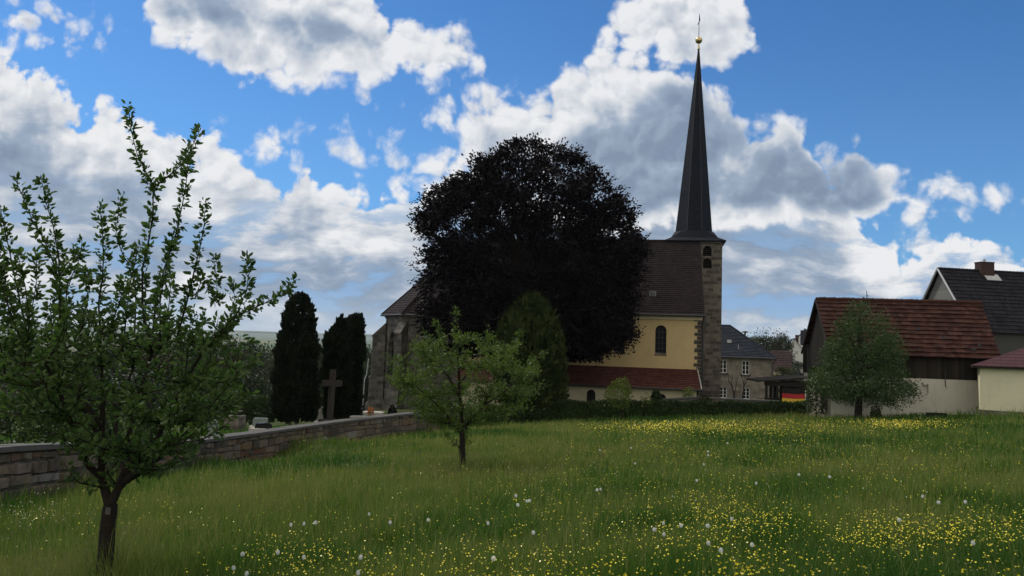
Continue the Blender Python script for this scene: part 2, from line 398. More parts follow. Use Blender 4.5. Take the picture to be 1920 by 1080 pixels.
def arch(x0, x1, z0, z1, n=8, pointed=False):
    "opening outline with a round or pointed head; z1 is the crown"
    c = (x0 + x1) / 2; r = (x1 - x0) / 2; pts = [(x0, z0), (x1, z0)]
    if pointed:
        zs = z1 - r * 1.9
        for i in range(n + 1):
            t = i / n; pts.append((x1 - r * (1 - math.cos(t * math.pi / 2)), zs + r * 1.9 * math.sin(t * math.pi / 2) ** .85))
        for i in range(1, n + 1):
            t = 1 - i / n; pts.append((x0 + r * (1 - math.cos(t * math.pi / 2)), zs + r * 1.9 * math.sin(t * math.pi / 2) ** .85))
    else:
        zs = z1 - r
        for i in range(2 * n + 1):
            t = math.pi * i / (2 * n); pts.append((c + r * math.cos(t), zs + r * math.sin(t)))
    out = [pts[0]]
    for p in pts[1:]:
        if abs(p[0] - out[-1][0]) + abs(p[1] - out[-1][1]) > 1e-4: out.append(p)
    return out
def courses(mb, A, B, C_, D, n, lift=.03, mi=0, wav=0., seg=1):
    "stepped tile courses on the roof face A(left eave) B(right eave) C(right ridge) D(left ridge)"
    A, B, C_, D = (np.array(p, float) for p in (A, B, C_, D))
    nrm = np.cross(B - A, D - A); nrm /= np.linalg.norm(nrm)
    if nrm[2] < 0: nrm = -nrm
    L = np.linalg.norm(B - A)
    for i in range(n):
        t0, t1 = i / n, (i + 1) / n
        l0, r0, l1, r1 = A + (D - A) * t0, B + (C_ - B) * t0, A + (D - A) * t1, B + (C_ - B) * t1
        ph = [random.uniform(-1, 1) * wav for _ in range(seg + 1)]; ph2 = [random.uniform(-1, 1) * wav for _ in range(seg + 1)]
        for k in range(seg):
            f0, f1 = k / seg, (k + 1) / seg
            a, b = l0 + (r0 - l0) * f0 + nrm * (lift + ph[k]), l0 + (r0 - l0) * f1 + nrm * (lift + ph[k + 1])
            c, d = l1 + (r1 - l1) * f1 + nrm * .002, l1 + (r1 - l1) * f0 + nrm * .002
            u0, u1 = np.dot(a - A, (B - A) / L), np.dot(b - A, (B - A) / L); u2, u3 = np.dot(c - A, (B - A) / L), np.dot(d - A, (B - A) / L)
            mb.poly([a, b, c, d], mi, [(u0, i + .01), (u1, i + .01), (u2, i + .99), (u3, i + .99)], random.random())
            a0, b0 = l0 + (r0 - l0) * f0 - nrm * .01, l0 + (r0 - l0) * f1 - nrm * .01
            mb.poly([a0, b0, b, a], mi, [(u0, i + .01), (u1, i + .01), (u1, i + .02), (u0, i + .02)], .3)
def frame_window(parent, x0, x1, z0, z1, y, mats, cols=2, rows=3, fr=.07, bar=.04, name='window'):
    "white casement: frame and bars, its pane a sub-part (local wall frame, outward -y)"
    f = MB(); d = .07
    for (a, b, c, e) in ((x0, x0 + fr, z0, z1), (x1 - fr, x1, z0, z1)): f.box(((a + b) / 2, y, (c + e) / 2), (b - a, d, e - c))
    for (c, e) in ((z0, z0 + fr), (z1 - fr, z1)): f.box(((x0 + x1) / 2, y, (c + e) / 2), (x1 - x0 - 2 * fr, d, e - c))
    for k in range(1, cols): f.box((x0 + (x1 - x0) * k / cols, y - .004, (z0 + z1) / 2), (fr * 1.1, d, z1 - z0 - 2 * fr))
    for k in range(1, rows): f.box(((x0 + x1) / 2, y + .008, z0 + (z1 - z0) * k / rows), (x1 - x0 - 2 * fr, d * .6, bar))
    w = f.build(name, mats[0], parent)
    p = MB(); p.poly([(x0, y + .03, z0), (x1, y + .03, z0), (x1, y + .03, z1), (x0, y + .03, z1)]); p.build('pane', mats[1], w)
    return w

# ------------------------------------------------------------------ materials
M = MATS
ashlar('church_stone', (.075, .070, .062), (.185, .172, .150), (.15, .14, .125), .66, .33, .012, -.15, .7)
ashlar('tower_stone', (.070, .064, .056), (.185, .168, .142), (.165, .153, .134), .58, .29, .014, -.1, .6)
ashlar('house_stone', (.17, .15, .12), (.27, .24, .19), (.21, .19, .16), .95, .36, .010, .1, .6, .35)
ashlar('rubble', (.10, .09, .075), (.22, .19, .15), (.15, .14, .12), .34, .19, .02, 0., .8)
tiles('church_tiles', (.014, .0105, .012), (.036, .026, .027), .30, (.028, .025, .020), .25, .65, .3)
tiles('aisle_tiles', (.060, .022, .018), (.115, .046, .036), .30, None, .25, .65, .3)
tiles('slate', (.006, .008, .013), (.014, .017, .027), .26, None, .35, .5, .35)
tiles('house_slate', (.012, .016, .026), (.030, .036, .050), .32, (.05, .05, .045), .35, .55, .3)
tiles('brown_tiles', (.030, .020, .020), (.060, .042, .042), .3)
tiles('barn_tiles', (.028, .0125, .0105), (.080, .037, .029), .24, (.028, .021, .017), .2, .75, .55)
tiles('dark_tiles', (.010, .010, .014), (.032, .032, .040), .24, (.026, .020, .020), .25, .7, .5)
tiles('red_sheet', (.050, .021, .026), (.066, .028, .033), .6, None, .35, .5, .15)
plaster('ochre', (.57, .44, .225), (.40, .30, .155)); plaster('cream_low', (.55, .50, .34), (.36, .33, .23))
plaster('shaded_gable_plaster', (.20, .18, .14), (.10, .09, .07)); plaster('barn_plaster', (.60, .58, .50), (.30, .28, .22)); plaster('cream_wall', (.68, .66, .46), (.50, .48, .36))  # gable plaster is the barn plaster darkened, shade painted into its colour
plaster('white_wall', (.68, .67, .64), (.5, .49, .46)); plaster('grey_wall', (.30, .30, .29), (.2, .2, .19)); plaster('dark_wall', (.07, .07, .065), (.04, .04, .04))
boards('barn_boards', (.012, .010, .009), (.060, .050, .042), .15); boards('grey_boards', (.16, .16, .145), (.24, .24, .22), .16, False); boards('dark_boards', (.012, .010, .009), (.03, .026, .022), .2)
plain('dark_wood', (.018, .014, .011), .85); plain('grey_wood', (.032, .029, .026), .95, .05, var=.4, scale=9); plain('white_paint', (.78, .78, .75), .5)
plain('metal_dark', (.03, .03, .032), .45, .5); plain('zinc', (.42, .43, .43), .45, .5, metal=.4); plain('gold', (.60, .46, .24), .32, .5, .1, metal=.9)
plain('low_coping', (.085, .085, .08), .9)
plain('coping_stone', (.09, .088, .083), .85, .2, .35, 5., bump=.4); plain('granite_grey', (.17, .20, .18), .35, .5); plain('granite_black', (.012, .012, .014), .2, .6); plain('pale_stone', (.40, .38, .34), .8)
plain('surround', (.22, .20, .17), .85)
plain('cross_stone', (.036, .031, .026), .9, .15, .35, 6., bump=.4); plain('brick_red', (.05, .028, .025), .85); plain('flag_black', (.012, .012, .012), .8); plain('flag_red', (.42, .030, .035), .75, var=.08); plain('flag_gold', (.72, .50, .05), .75, var=.08)
plain('lamp_glass', (.55, .56, .52), .3, .5); plain('flower_orange', (.5, .16, .06), .7)
glass('glass'); glass('church_glass', (.005, .006, .008), .5, .12); plain('louver', (.008, .007, .007), .9)
bark('apple_bark', (.010, .008, .0065), (.042, .034, .028)); bark('dark_bark', (.014, .011, .009), (.045, .037, .03)); bark('pale_bark', (.12, .10, .08), (.24, .21, .17))
foliage('apple_leaf', (.022, .055, .013), (.095, .155, .045), .42); foliage('apple_leaf_fresh', (.036, .075, .012), (.120, .165, .036), .38)
foliage('pear_leaf', (.020, .046, .012), (.070, .115, .038), .28); foliage('beech_leaf', (.0025, .0016, .0022), (.0075, .0042, .0055), .06, .6, .12)
foliage('cypress_leaf', (.004, .0075, .0035), (.013, .020, .009), .08, .7, .1); foliage('thuja_leaf', (.012, .026, .006), (.066, .088, .022), .2, .65, .15)
foliage('hedge_leaf', (.012, .026, .006), (.050, .085, .020), .2); foliage('valley_leaf', (.009, .019, .005), (.032, .052, .013), .18); foliage('valley_leaf_olive', (.020, .026, .007), (.056, .062, .018), .18)
foliage('sapling_leaf', (.07, .11, .015), (.19, .23, .05), .35); foliage('flower_leaf', (.30, .09, .02), (.5, .2, .05), .2); foliage('wood_leaf', (.011, .021, .008), (.030, .044, .016), .1)

# ------------------------------------------------------------------ ground
def plane_z(x, y): return -.071 * y + .072 * x
CPTS = [at(*p) for p in ((0, 945, 13.9), (306, 893, 20.5), (466, 871, 26), (638, 834, 34), (781, 812, 40), (825, 808, 42), (195, 1075, 7.5), (868, 875, 18.1),
        (940, 795, 47), (1050, 787, 47.5), (1180, 782, 48), (1400, 777, 46), (1580, 776, 43), (1640, 781, 39), (1700, 778, 39), (1800, 775, 38.5), (1840, 785, 36), (1240, 754, 55), (1050, 760, 55.5),
        (720, 768, 61), (440, 808, 31), (560, 798, 36), (1400, 752, 89), (1480, 766, 55))]
CPTS += [np.array(p) for p in ((-14., 16., -1.5), (-20., 30., -2.7), (-12., 24., -1.75), (0, 0, 0), (6, 7, -.07), (-5, 3, -.57), (28., 30., -.7), (36., 40., -.6), (-24., 50., -4.2), (45., 90., -3.0))]
CX = np.array([[p[0], p[1]] for p in CPTS]); CR = np.array([p[2] - plane_z(p[0], p[1]) for p in CPTS])
def sst(x, a, b):
    t = np.clip((x - a) / (b - a), 0, 1); return t * t * (3 - 2 * t)
def ground_z(x, y):
    x = np.asarray(x, float); y = np.asarray(y, float); sh = np.broadcast(x, y).shape
    x = np.broadcast_to(x, sh).ravel(); y = np.broadcast_to(y, sh).ravel()
    xc, yc = np.clip(x, -45, 60), np.clip(y, -30, 95)
    d2 = (xc[:, None] - CX[None, :, 0]) ** 2 + (yc[:, None] - CX[None, :, 1]) ** 2 + .15
    w = d2 ** -1.5; res = (w * CR).sum(1) / (w.sum(1) + 3e-6)
    near = plane_z(xc, yc) + res + .035 * np.sin(xc * 1.7 + .4 * yc) * np.sin(yc * 1.1 - .6 * xc)
    r = np.hypot(x, y); az = np.degrees(np.arctan2(x, np.maximum(y, 1e-3)))
    zl = np.interp(r, [60, 90, 130, 200, 400, 800, 1400, 2200, 3200, 4200, 6500, 9000], [-5, -8.5, -13, -21, -30, -34, -27, -16, -17, -14, 12, 70])
    zr = np.interp(r, [60, 90, 130, 165, 200, 260, 400, 1000, 6500, 9000], [-4, -4, -3, -1.5, .5, 3, 1, -10, 25, 70])
    k = sst(az, -2, 14); far = zl * (1 - k) + zr * k + sst(r, 800, 3000) * (6 * np.sin(x / 610. + 1) * np.sin(y / 830.) + 3 * np.sin(x / 230. + y / 410.))
    far = np.where(y < 0, 0 * far - 2, far)
    b = sst(r, 58, 105); return (near * (1 - b) + far * b).reshape(sh)
def gz(x, y): return float(ground_z(np.array([x]), np.array([y]))[0])
def ground_hit(px, py, lo=2., hi=400.):
    "where the line of sight through a photo pixel meets the ground"
    d = ray(px, py); ys = np.linspace(lo, hi, 900); pts = CAM + d[None, :] * (ys / d[1])[:, None]
    below = pts[:, 2] < ground_z(pts[:, 0], pts[:, 1]); i = int(np.argmax(below)); return pts[i]
def build_ground():
    rr = np.concatenate([[0.], np.geomspace(1.2, 110, 130), np.geomspace(113, 9000, 90)])
    aa = np.concatenate([np.linspace(-50, 50, 240), np.linspace(52, 308, 90)])
    A, Rr = np.meshgrid(np.radians(aa), rr); X, Y = Rr * np.sin(A), Rr * np.cos(A); Z = ground_z(X, Y) - .10 * (np.hypot(X, Y) < 60)
    V = np.stack([X, Y, Z], -1).reshape(-1, 3); n, k = X.shape
    i, j = np.meshgrid(np.arange(n - 1), np.arange(k), indexing='ij'); j2 = (j + 1) % k
    F = np.stack([i * k + j, i * k + j2, (i + 1) * k + j2, (i + 1) * k + j], -1).reshape(-1, 4)[:, ::-1]
    mt, N = new_mat('ground'); p = N.n('ShaderNodeNewGeometry').outputs['Position']
    n1 = N.noise(p, .35, 5, .6); n2 = N.noise(p, 6., 5, .65)
    near = N.mix(N.add(N.mul(n1, .5), N.mul(n2, .5)), (.018, .028, .006), (.060, .075, .018))
    pf = N.vmath('MULTIPLY', N.vmath('ADD', p, N.vmath('SCALE', N.noise(p, .004, 3, .5, col=True), sc=160.)), (1., .55, 0.))
    fc = N.voro(pf, .0042, 'F1', out='Color'); fv = N.sep(fc)[0]
    fields = N.ramp(fv, [(0., (.10, .17, .04)), (.25, (.15, .24, .06)), (.45, (.09, .14, .035)), (.6, (.30, .26, .15)), (.74, (.13, .22, .05)), (.93, (.45, .40, .03))], 'CONSTANT')
    fields = N.mix(.5, scale_col(N, fields, .62), (.075, .115, .05)); fields = N.mix(N.noise(p, .02, 4), fields, scale_col(N, fields, .75))
    woods = N.step(N.noise(p, .0032, 5, .6), .54, .58)
    fields = N.mix(woods, fields, (.022, .040, .018))
    dist = N.vmath('LENGTH', p); dn = N.n('ShaderNodeVectorMath', operation='LENGTH'); N.put(dn.inputs[0], p)
    col = N.mix(N.step(dn.outputs['Value'], 120., 260.), near, fields)
    finish(mt, N, col, .95, .1, n2, .6, .05)
    return tag(mesh_np('ground', V, F, mt, smooth=True), kind='structure')
build_ground()

# ------------------------------------------------------------------ church
CH_A = -.19; CH_O = at(1314, 752, 57)
cex = np.array([math.cos(CH_A), math.sin(CH_A), 0]); cey = np.array([-math.sin(CH_A), math.cos(CH_A), 0])
def lp(px, py, c):
    "church frame (x, z) of a photo pixel on the plane y = c"
    d = ray(px, py); t = (CH_O + cey * c - CAM).dot(cey) / d.dot(cey); h = CAM + d * t - CH_O
    return float(h.dot(cex)), float(h[2])
def build_church():
    ch = empty('church', CH_O, CH_A)
    tag(ch, 'village church with ochre nave, dark tiled roof and slender slate spire behind the copper beech', 'church')
    # nave
    wx = [(-3.47, -2.63), (-6.62, -5.78), (-9.77, -8.93), (-12.9, -12.06), (-16.0, -15.16)]
    holes = [arch(a, b, 3.45, 5.66) for a, b in wx]
    w = MB(); wall_panel(w, (0, 0, 0), (1, 0, 0), [(-19, -2.4), (0, -2.4), (0, 6.42), (-19, 6.42)], holes, .32)
    w.poly([(0, 0, -2.4), (0, 9, -2.4), (0, 9, 6.42), (0, 4.5, 12.6), (0, 0, 6.42)]); w.poly([(-19, 9, -2.4), (-19, 0, -2.4), (-19, 0, 6.42), (-19, 4.5, 12.6), (-19, 9, 6.42)]); w.poly([(0, 9, -2.4), (-19, 9, -2.4), (-19, 9, 6.42), (0, 9, 6.42)])
    nave = w.build('nave_wall', M['ochre'], ch)
    for a, b in wx:
        g = MB(); g.poly([(x, .2, z) for x, z in arch(a, b, 3.45, 5.66)])
        gw = g.build('window', M['church_glass'], ch)
        l = MB()
        for k in range(1, 5): l.box(((a + b) / 2, .18, 3.45 + k * .42), (b - a - .02, .03, .03))
        for k in range(1, 3): l.box((a + (b - a) * k / 3, .175, 4.45), (.03, .03, 2.0))
        l.build('lead_bar', M['metal_dark'], gw)
        s = MB(); s.poly([(a - .05, -.05, 3.40), (b + .05, -.05, 3.40), (b + .05, .19, 3.56), (a - .05, .19, 3.56)]); s.poly([(a - .05, -.05, 3.34), (b + .05, -.05, 3.34), (b + .05, -.05, 3.40), (a - .05, -.05, 3.40)])
        s.build('sill', M['church_stone'], gw)
    zz = -.2; k = 0
    while zz < 6.05:
        h = random.uniform(.26, .34); wd = (.62 if k % 2 else .34) * random.uniform(.85, 1.1)
        q = MB(); q.box((-wd / 2 + .012, .1, zz + h / 2), (wd, .23, h - .02)); q.build('quoin_stone', M['tower_stone'], ch)
        zz += h; k += 1
    cn = MB(); cn.box((-9.5, -.06, 6.28), (19.1, .14, .34)); cn.box((-9.5, -.12, 6.44), (19.1, .26, .1)); cn.build('cornice', M['cream_low'], ch)
    r = MB(); Rg = 12.86
    courses(r, (-19.1, -.38, 6.52), (.16, -.38, 6.52), (.02, 4.5, Rg), (-19.1, 4.5, Rg), 38, .045)
    courses(r, (.16, 9.38, 6.52), (-19.1, 9.38, 6.52), (-19.1, 4.5, Rg), (.02, 4.5, Rg), 12, .045)
    roof = r.build('nave_roof', M['church_tiles'], ch)
    e = MB(); e.tube([(-19.1, 4.5, Rg + .02), (.03, 4.5, Rg + .02)], .10, 8); e.build('ridge_tiles', M['church_tiles'], roof)
    e = MB(); e.tube([(.13, -.40, 6.50), (.0, 4.5, Rg)], .06, 6); e.build('verge', M['church_tiles'], roof)
    e = MB(); sx, szz = lp(1224, 553, 1.2); t = (szz - 6.52) / (Rg - 6.52); yk = -.38 + 4.88 * t
    e.box((sx, yk - .06, szz + .02), (.52, .16, .48)); sk = e.build('skylight', M['granite_grey'], roof); e = MB(); e.box((sx, yk - .13, szz + .01), (.36, .06, .34)); e.build('pane', M['glass'], sk)
    gt = MB(); gt.tube([(-19.1, -.46, 6.44), (.2, -.46, 6.44)], .085, 8); gt.build('gutter', M['metal_dark'], ch)
    dp = MB(); dp.tube([(.12, -.46, 6.42), (.10, -.20, 6.05), (.10, -.12, 5.8), (.10, -.12, -.2)], .065, 8); dp.build('downpipe', M['metal_dark'], ch)
    # aisle
    dx0, dx1 = -8.46, -7.80
    ah = [arch(dx0, dx1, -.48, .62), arch(-3.25, -2.62, -.40, .52), arch(-14.2, -13.55, -.48, .6)]
    ov = [(-5.42 + .20 * math.cos(t * math.pi / 8), .55 + .24 * math.sin(t * math.pi / 8)) for t in range(16)]
    w = MB(); wall_panel(w, (0, -2.15, 0), (1, 0, 0), [(-18.4, -2.6), (-.45, -2.6), (-.45, .98), (-18.4, .98)], ah + [ov], .35)
    w.poly([(-.45, -2.15, -2.6), (-.45, .0, -2.6), (-.45, .0, 2.2), (-.45, -2.15, .98)]); w.poly([(-18.4, 0, -2.6), (-18.4, -2.15, -2.6), (-18.4, -2.15, .98), (-18.4, 0, 2.2)])
    w.build('aisle_wall', M['cream_low'], ch)
    for h, nm in [(ah[0], 'door'), (ah[1], 'window'), (ah[2], 'window'), (ov, 'window')]:
        g = MB(); g.poly([(x, -1.88, z) for x, z in h]); g.build(nm, M['church_glass'] if nm == 'window' else M['dark_boards'], ch)
    s = MB(); s.box(((dx0 + dx1) / 2, -2.25, -.53), (1.0, .4, .14)); s.build('doorstep', M['pale_stone'], ch)
    r = MB(); courses(r, (-18.6, -2.55, .98), (-.12, -2.55, .98), (-.30, -.02, 2.36), (-18.6, -.02, 2.36), 11, .05)
    ar = r.build('aisle_roof', M['aisle_tiles'], ch)
    e = MB(); e.tube([(-.10, -2.58, 1.01), (-.28, -.02, 2.40)], .045, 6); e.build('verge', M['pale_stone'], ar)
    gt = MB(); gt.tube([(-18.6, -2.60, .93), (-.1, -2.60, .93)], .06, 8); gt.build('gutter', M['metal_dark'], ch)
    dp = MB(); dp.tube([(-.35, -2.55, .9), (-.35, -2.28, .7), (-.35, -2.24, -1.0)], .05, 7); dp.build('downpipe', M['metal_dark'], ch)
    # tower
    TX0, TX1, TY0, TY1, TZ = -2.62, 1.84, 4.62, 9.05, 12.78
    b1 = [lp(1318, 480, TY0), lp(1334.5, 461, TY0)]; b2 = [lp(1318, 503, TY0), lp(1334.5, 484, TY0)]
    th = [arch(b[0][0], b[1][0], b[0][1], b[1][1]) for b in (b1, b2)]
    w = MB(); wall_panel(w, (0, TY0, 0), (1, 0, 0), [(TX0, -2.2), (TX1, -2.2), (TX1, TZ), (TX0, TZ)], th, .35)
    for (a, b) in (((TX1, TY0), (TX1, TY1)), ((TX1, TY1), (TX0, TY1)), ((TX0, TY1), (TX0, TY0))):
        L = math.dist(a, b); w.poly([(*a, -2.2), (*b, -2.2), (*b, TZ), (*a, TZ)], 0, [(0, -2.2), (L, -2.2), (L, TZ), (0, TZ)])
    w.build('tower_wall', M['tower_stone'], ch)
    for h, b in zip(th, (b1, b2)):
        g = MB(); g.poly([(x, TY0 + .33, z) for x, z in h]); gw = g.build('belfry_opening', M['louver'], ch)
        s = MB()
        for k in range(4):
            zc = b[0][1] + .1 + k * .17; s.poly([(b[0][0] + .03, TY0 + .08, zc), (b[1][0] - .03, TY0 + .08, zc), (b[1][0] - .03, TY0 + .26, zc + .12), (b[0][0] + .03, TY0 + .26, zc + .12)])
        s.build('louver_slats', M['dark_wood'], gw)
    cn = MB(); cn.box(((TX0 + TX1) / 2, (TY0 + TY1) / 2, TZ + .03), (TX1 - TX0 + .3, TY1 - TY0 + .3, .2)); cn.build('tower_cornice', M['tower_stone'], ch)
    bx = MB(); xx, zz = lp(1321, 601, TY0); bx.box((xx, TY0 - .15, zz), (.22, .3, .75), bevel=.02); bx.build('floodlight', M['metal_dark'], ch)
    xx, zz = lp(1306, 738, TY0); 
    # spire: flared skirt, octagonal needle
    cx, cy = (TX0 + TX1) / 2, (TY0 + TY1) / 2; s = MB()
    def octo(r, z, lx=0.): return [(cx + lx + r / math.cos(math.pi / 8) * math.cos(math.pi / 8 + k * math.pi / 4), cy + r / math.cos(math.pi / 8) * math.sin(math.pi / 8 + k * math.pi / 4), z) for k in range(8)]
    def sq(r, z):
        o = octo(1., z); out = []
        for p in o:
            dx, dy = p[0] - cx, p[1] - cy; f = 1 / max(abs(dx), abs(dy)); out.append((cx + dx * f * r, cy + dy * f * r, z))
        return out
    z0, z1, zt = TZ + .14, TZ + 1.02, 30.25
    hw = (TX1 - TX0) / 2
    def corner_ring(r, z, k):     # square with real corners for the eave, blended to the octagon
        o = octo(r, z); res = []
        for p in o:
            dx, dy = p[0] - cx, p[1] - cy
            qx, qy = math.copysign(r, dx), math.copysign(r, dy); res.append((p[0] + (cx + qx - p[0]) * k, p[1] + (cy + qy - p[1]) * k, z))
        return res
    sk = MB(); rings = [corner_ring(hw + .27, z0 - .1, .98), corner_ring(hw + .30, z0, .98), corner_ring(hw * .86, z0 + .33, .95), corner_ring(1.62, z1, .45), corner_ring(1.52, z1 + .12, .0)]
    def skin(mb, rings, per):
        for a in range(len(rings) - 1):
            A, B = rings[a], rings[a + 1]
            for k in range(8):
                k2 = (k + 1) % 8; L = math.dist(A[k], A[k2]); H = math.dist(A[k], B[k]); v0 = per[a]; v1 = per[a + 1]
                mb.poly([A[k], A[k2], B[k2], B[k]], 0, [(k * 7., v0), (k * 7. + L, v0), (k * 7. + L * .9, v1), (k * 7. + L * .1, v1)])
    skin(sk, rings, [0, .5, 3.5, 8.5, 9.2]); sk.build('spire_skirt', M['slate'], ch)
    n = 64; rg = [octo(1.50 + (.055 - 1.50) * (i / n) ** .985, z1 + .1 + (zt - z1 - .1) * i / n, .22 * i / n) for i in range(n + 1)]
    skin(s, rg, [i * 1.35 for i in range(n + 1)]); spire = s.build('spire', M['slate'], ch)
    hp = MB()
    for k in range(8): hp.tube([rg[0][k], rg[n][k]], [.025, .010], 5)
    hp.build('hip_capping', M['metal_dark'], spire)
    tx = cx + .22; f = MB(); f.lathe([(.12, 0), (.07, .25), (.05, .55)], (tx, cy, zt - .05), 10); f.build('finial_cone', M['gold'], ch, True)
    f = MB(); f.lathe([(.31 * math.sin(math.pi * i / 12), -.31 * math.cos(math.pi * i / 12)) for i in range(13)], (tx, cy, zt + .76), 18); f.build('finial_ball', M['gold'], ch, True)
    f = MB(); f.tube([(tx, cy, zt + 1.05), (tx + .01, cy, zt + 3.2)], [.03, .018], 6)
    f.tube([(tx - .1, cy + .1, zt + 2.2), (tx + .06, cy - .2, zt + 2.5), (tx + .02, cy - .1, zt + 3.0)], [.03, .05, .02], 5); f.build('weathervane', M['metal_dark'], ch)
    # choir with polygonal end
    A, B, Cc, D = (-24.0, .7), (-26.55, 3.25), (-26.55, 5.75), (-24.0, 8.3); ez, bz = 6.0, -3.2
    s_ = math.hypot(2.55, 2.55); w = MB()
    wall_panel(w, (-24.0, .7, 0), (1, 0, 0), [(0, bz), (5.2, bz), (5.2, ez), (0, ez)])
    gw_h = arch(.75, 2.15, .85, 4.55, 7, True)
    axv = np.array([.7071, -.7071, 0]); wall_panel(w, (*B, 0), axv, [(0, bz), (s_, bz), (s_, ez), (0, ez)], [gw_h], .4)
    wall_panel(w, (*Cc, 0), (0, -1, 0), [(0, bz), (2.5, bz), (2.5, ez), (0, ez)]); wall_panel(w, (*D, 0), (-.7071, -.7071, 0), [(0, bz), (s_, bz), (s_, ez), (0, ez)]); wall_panel(w, (-18.8, 8.3, 0), (-1, 0, 0), [(0, bz), (5.6, bz), (5.6, ez), (0, ez)])
    w.build('choir_wall', M['church_stone'], ch)
    inn = np.cross([0, 0, 1.], axv)
    def fp(a, z, d): p = np.array([*B, 0]) + axv * a + inn * d; return (p[0], p[1], z)
    g = MB(); g.poly([fp(a, z, .35) for a, z in gw_h]); gg = g.build('choir_window', M['church_glass'], ch)
    t = MB(); t.tube([fp(1.45, .85, .22), fp(1.45, 4.1, .22)], .07, 6); t.tube([fp(1.1, 3.1, .22), fp(1.45, 3.75, .22), fp(1.8, 3.1, .22)], .05, 5); t.tube([fp(1.45 + .28 * math.cos(k * .7), 3.9 + .28 * math.sin(k * .7), .22) for k in range(10)], .045, 5); t.build('tracery', M['church_stone'], gg)
    def band(z, h, out, nm, mat, par):
        mb = MB(); o = out
        pts = [(-18.9, .7 - o), (-24.0 - o * .41, .7 - o), (-26.55 - o, 3.25 - o * .41), (-26.55 - o, 5.75 + o * .41)]
        for i in range(3):
            a, b = pts[i + 1], pts[i]; L = math.dist(a, b)
            mb.poly([(*a, z), (*b, z), (*b, z + h), (*a, z + h)], 0, [(0, z), (L, z), (L, z + h), (0, z + h)])
        ip = [(-18.9, .9), (-23.9, .9), (-26.3, 3.25), (-26.3, 5.75)]
        for i in range(3):
            mb.poly([(*pts[i + 1], z + h), (*pts[i], z + h), (*ip[i], z + h + out), (*ip[i + 1], z + h + out)]); mb.poly([(*pts[i], z), (*pts[i + 1], z), (*ip[i + 1], z), (*ip[i], z)])
        return mb.build(nm, mat, par)
    band(.50, .14, .11, 'string_course', M['church_stone'], ch); band(-3.2, 1.9, .16, 'plinth', M['church_stone'], ch); band(5.72, .24, .10, 'choir_cornice', M['church_stone'], ch)
    def buttress(c, dr, wd, prof):
        dr = np.array([*dr, 0.]); dr /= np.linalg.norm(dr); sd_ = np.array([-dr[1], dr[0], 0]); c = np.array([*c, 0.]); mb = MB()
        P = [[c + dr * o + sd_ * s * wd / 2 + np.array([0, 0, z]) for o, z in prof] for s in (-1, 1)]
        for i in range(len(prof) - 1):
            (o0, zz0), (o1, zz1) = prof[i], prof[i + 1]
            mb.poly([P[0][i], P[1][i], P[1][i + 1], P[0][i + 1]], 0, [(0, zz0), (wd, zz0), (wd, zz1 + abs(o1 - o0)), (0, zz1 + abs(o1 - o0))])
        for k in (0, 1):
            q_ = P[k] + [c + sd_ * (2 * k - 1) * wd / 2 + np.array([0, 0, prof[-1][1]]), c + sd_ * (2 * k - 1) * wd / 2 + np.array([0, 0, prof[0][1]])]
            uvq = [(o + 5 * k, z) for o, z in prof] + [(5 * k, prof[-1][1]), (5 * k, prof[0][1])]
            mb.poly(q_ if k else q_[::-1], 0, uvq if k else uvq[::-1])
        return mb.build('buttress', M['church_stone'], ch)
    buttress(B, (-.92, -.38), .75, [(1.45, bz), (1.45, -1.75), (1.22, -1.45), (1.22, .45), (1.27, .5), (1.27, .62), (1.08, .75), (1.08, 4.05), (1.16, 4.08), (1.16, 4.2), (0, 5.35)])
    buttress(A, (-.30, -.95), .72, [(1.1, bz), (1.1, -1.75), (.92, -1.45), (.92, .45), (.97, .5), (.97, .62), (.78, .9), (.78, 4.35), (.90, 4.38), (.90, 4.5), (0, 5.6)])
    buttress((-26.55, 5.75), (-.92, .38), .75, [(1.45, bz), (1.45, -1.75), (1.08, .75), (1.08, 4.05), (0, 5.35)])
    PX = (-20.3, 4.5, 12.3); o = .38; E = [(-18.9, .7 - o, ez), (-24.0 - o * .41, .7 - o, ez), (-26.55 - o, 3.25 - o * .41, ez), (-26.55 - o, 5.75 + o * .41, ez), (-24.0 - o * .41, 8.3 + o, ez), (-18.9, 8.3 + o, ez)]
    r = MB(); courses(r, E[1], (-18.9, .7 - o, ez), (-18.9, 4.5, 12.3), PX, 30, .045); courses(r, E[2], E[1], PX, PX, 30, .045); courses(r, E[3], E[2], PX, PX, 30, .045); courses(r, E[4], E[3], PX, PX, 12, .045); courses(r, (-18.9, 8.3 + o, ez), E[4], PX, (-18.9, 4.5, 12.3), 12, .045)
    cr_ = r.build('choir_roof', M['church_tiles'], ch)
    e = MB()
    for k in (1, 2, 3): e.tube([(E[k][0], E[k][1], ez + .04), (PX[0], PX[1], PX[2] + .05)], .09, 7)
    e.build('hip_tiles', M['church_tiles'], cr_)
    gt = MB(); gt.tube([(E[0][0], E[0][1] - .06, ez - .04), (E[1][0], E[1][1] - .06, ez - .04), (E[2][0] - .05, E[2][1], ez - .04), (E[3][0] - .05, E[3][1], ez - .04)], .07, 7); gt.build('gutter', M['metal_dark'], ch)
    dp = MB(); dp.tube([(-27.75, 2.62, 2.2), (-27.85, 2.6, .8), (-28.0, 2.55, .4), (-28.05, 2.55, -1.75), (-28.45, 2.5, -2.1)], .05, 7); dp.build('downpipe', M['zinc'], ch)
    return ch
build_church()

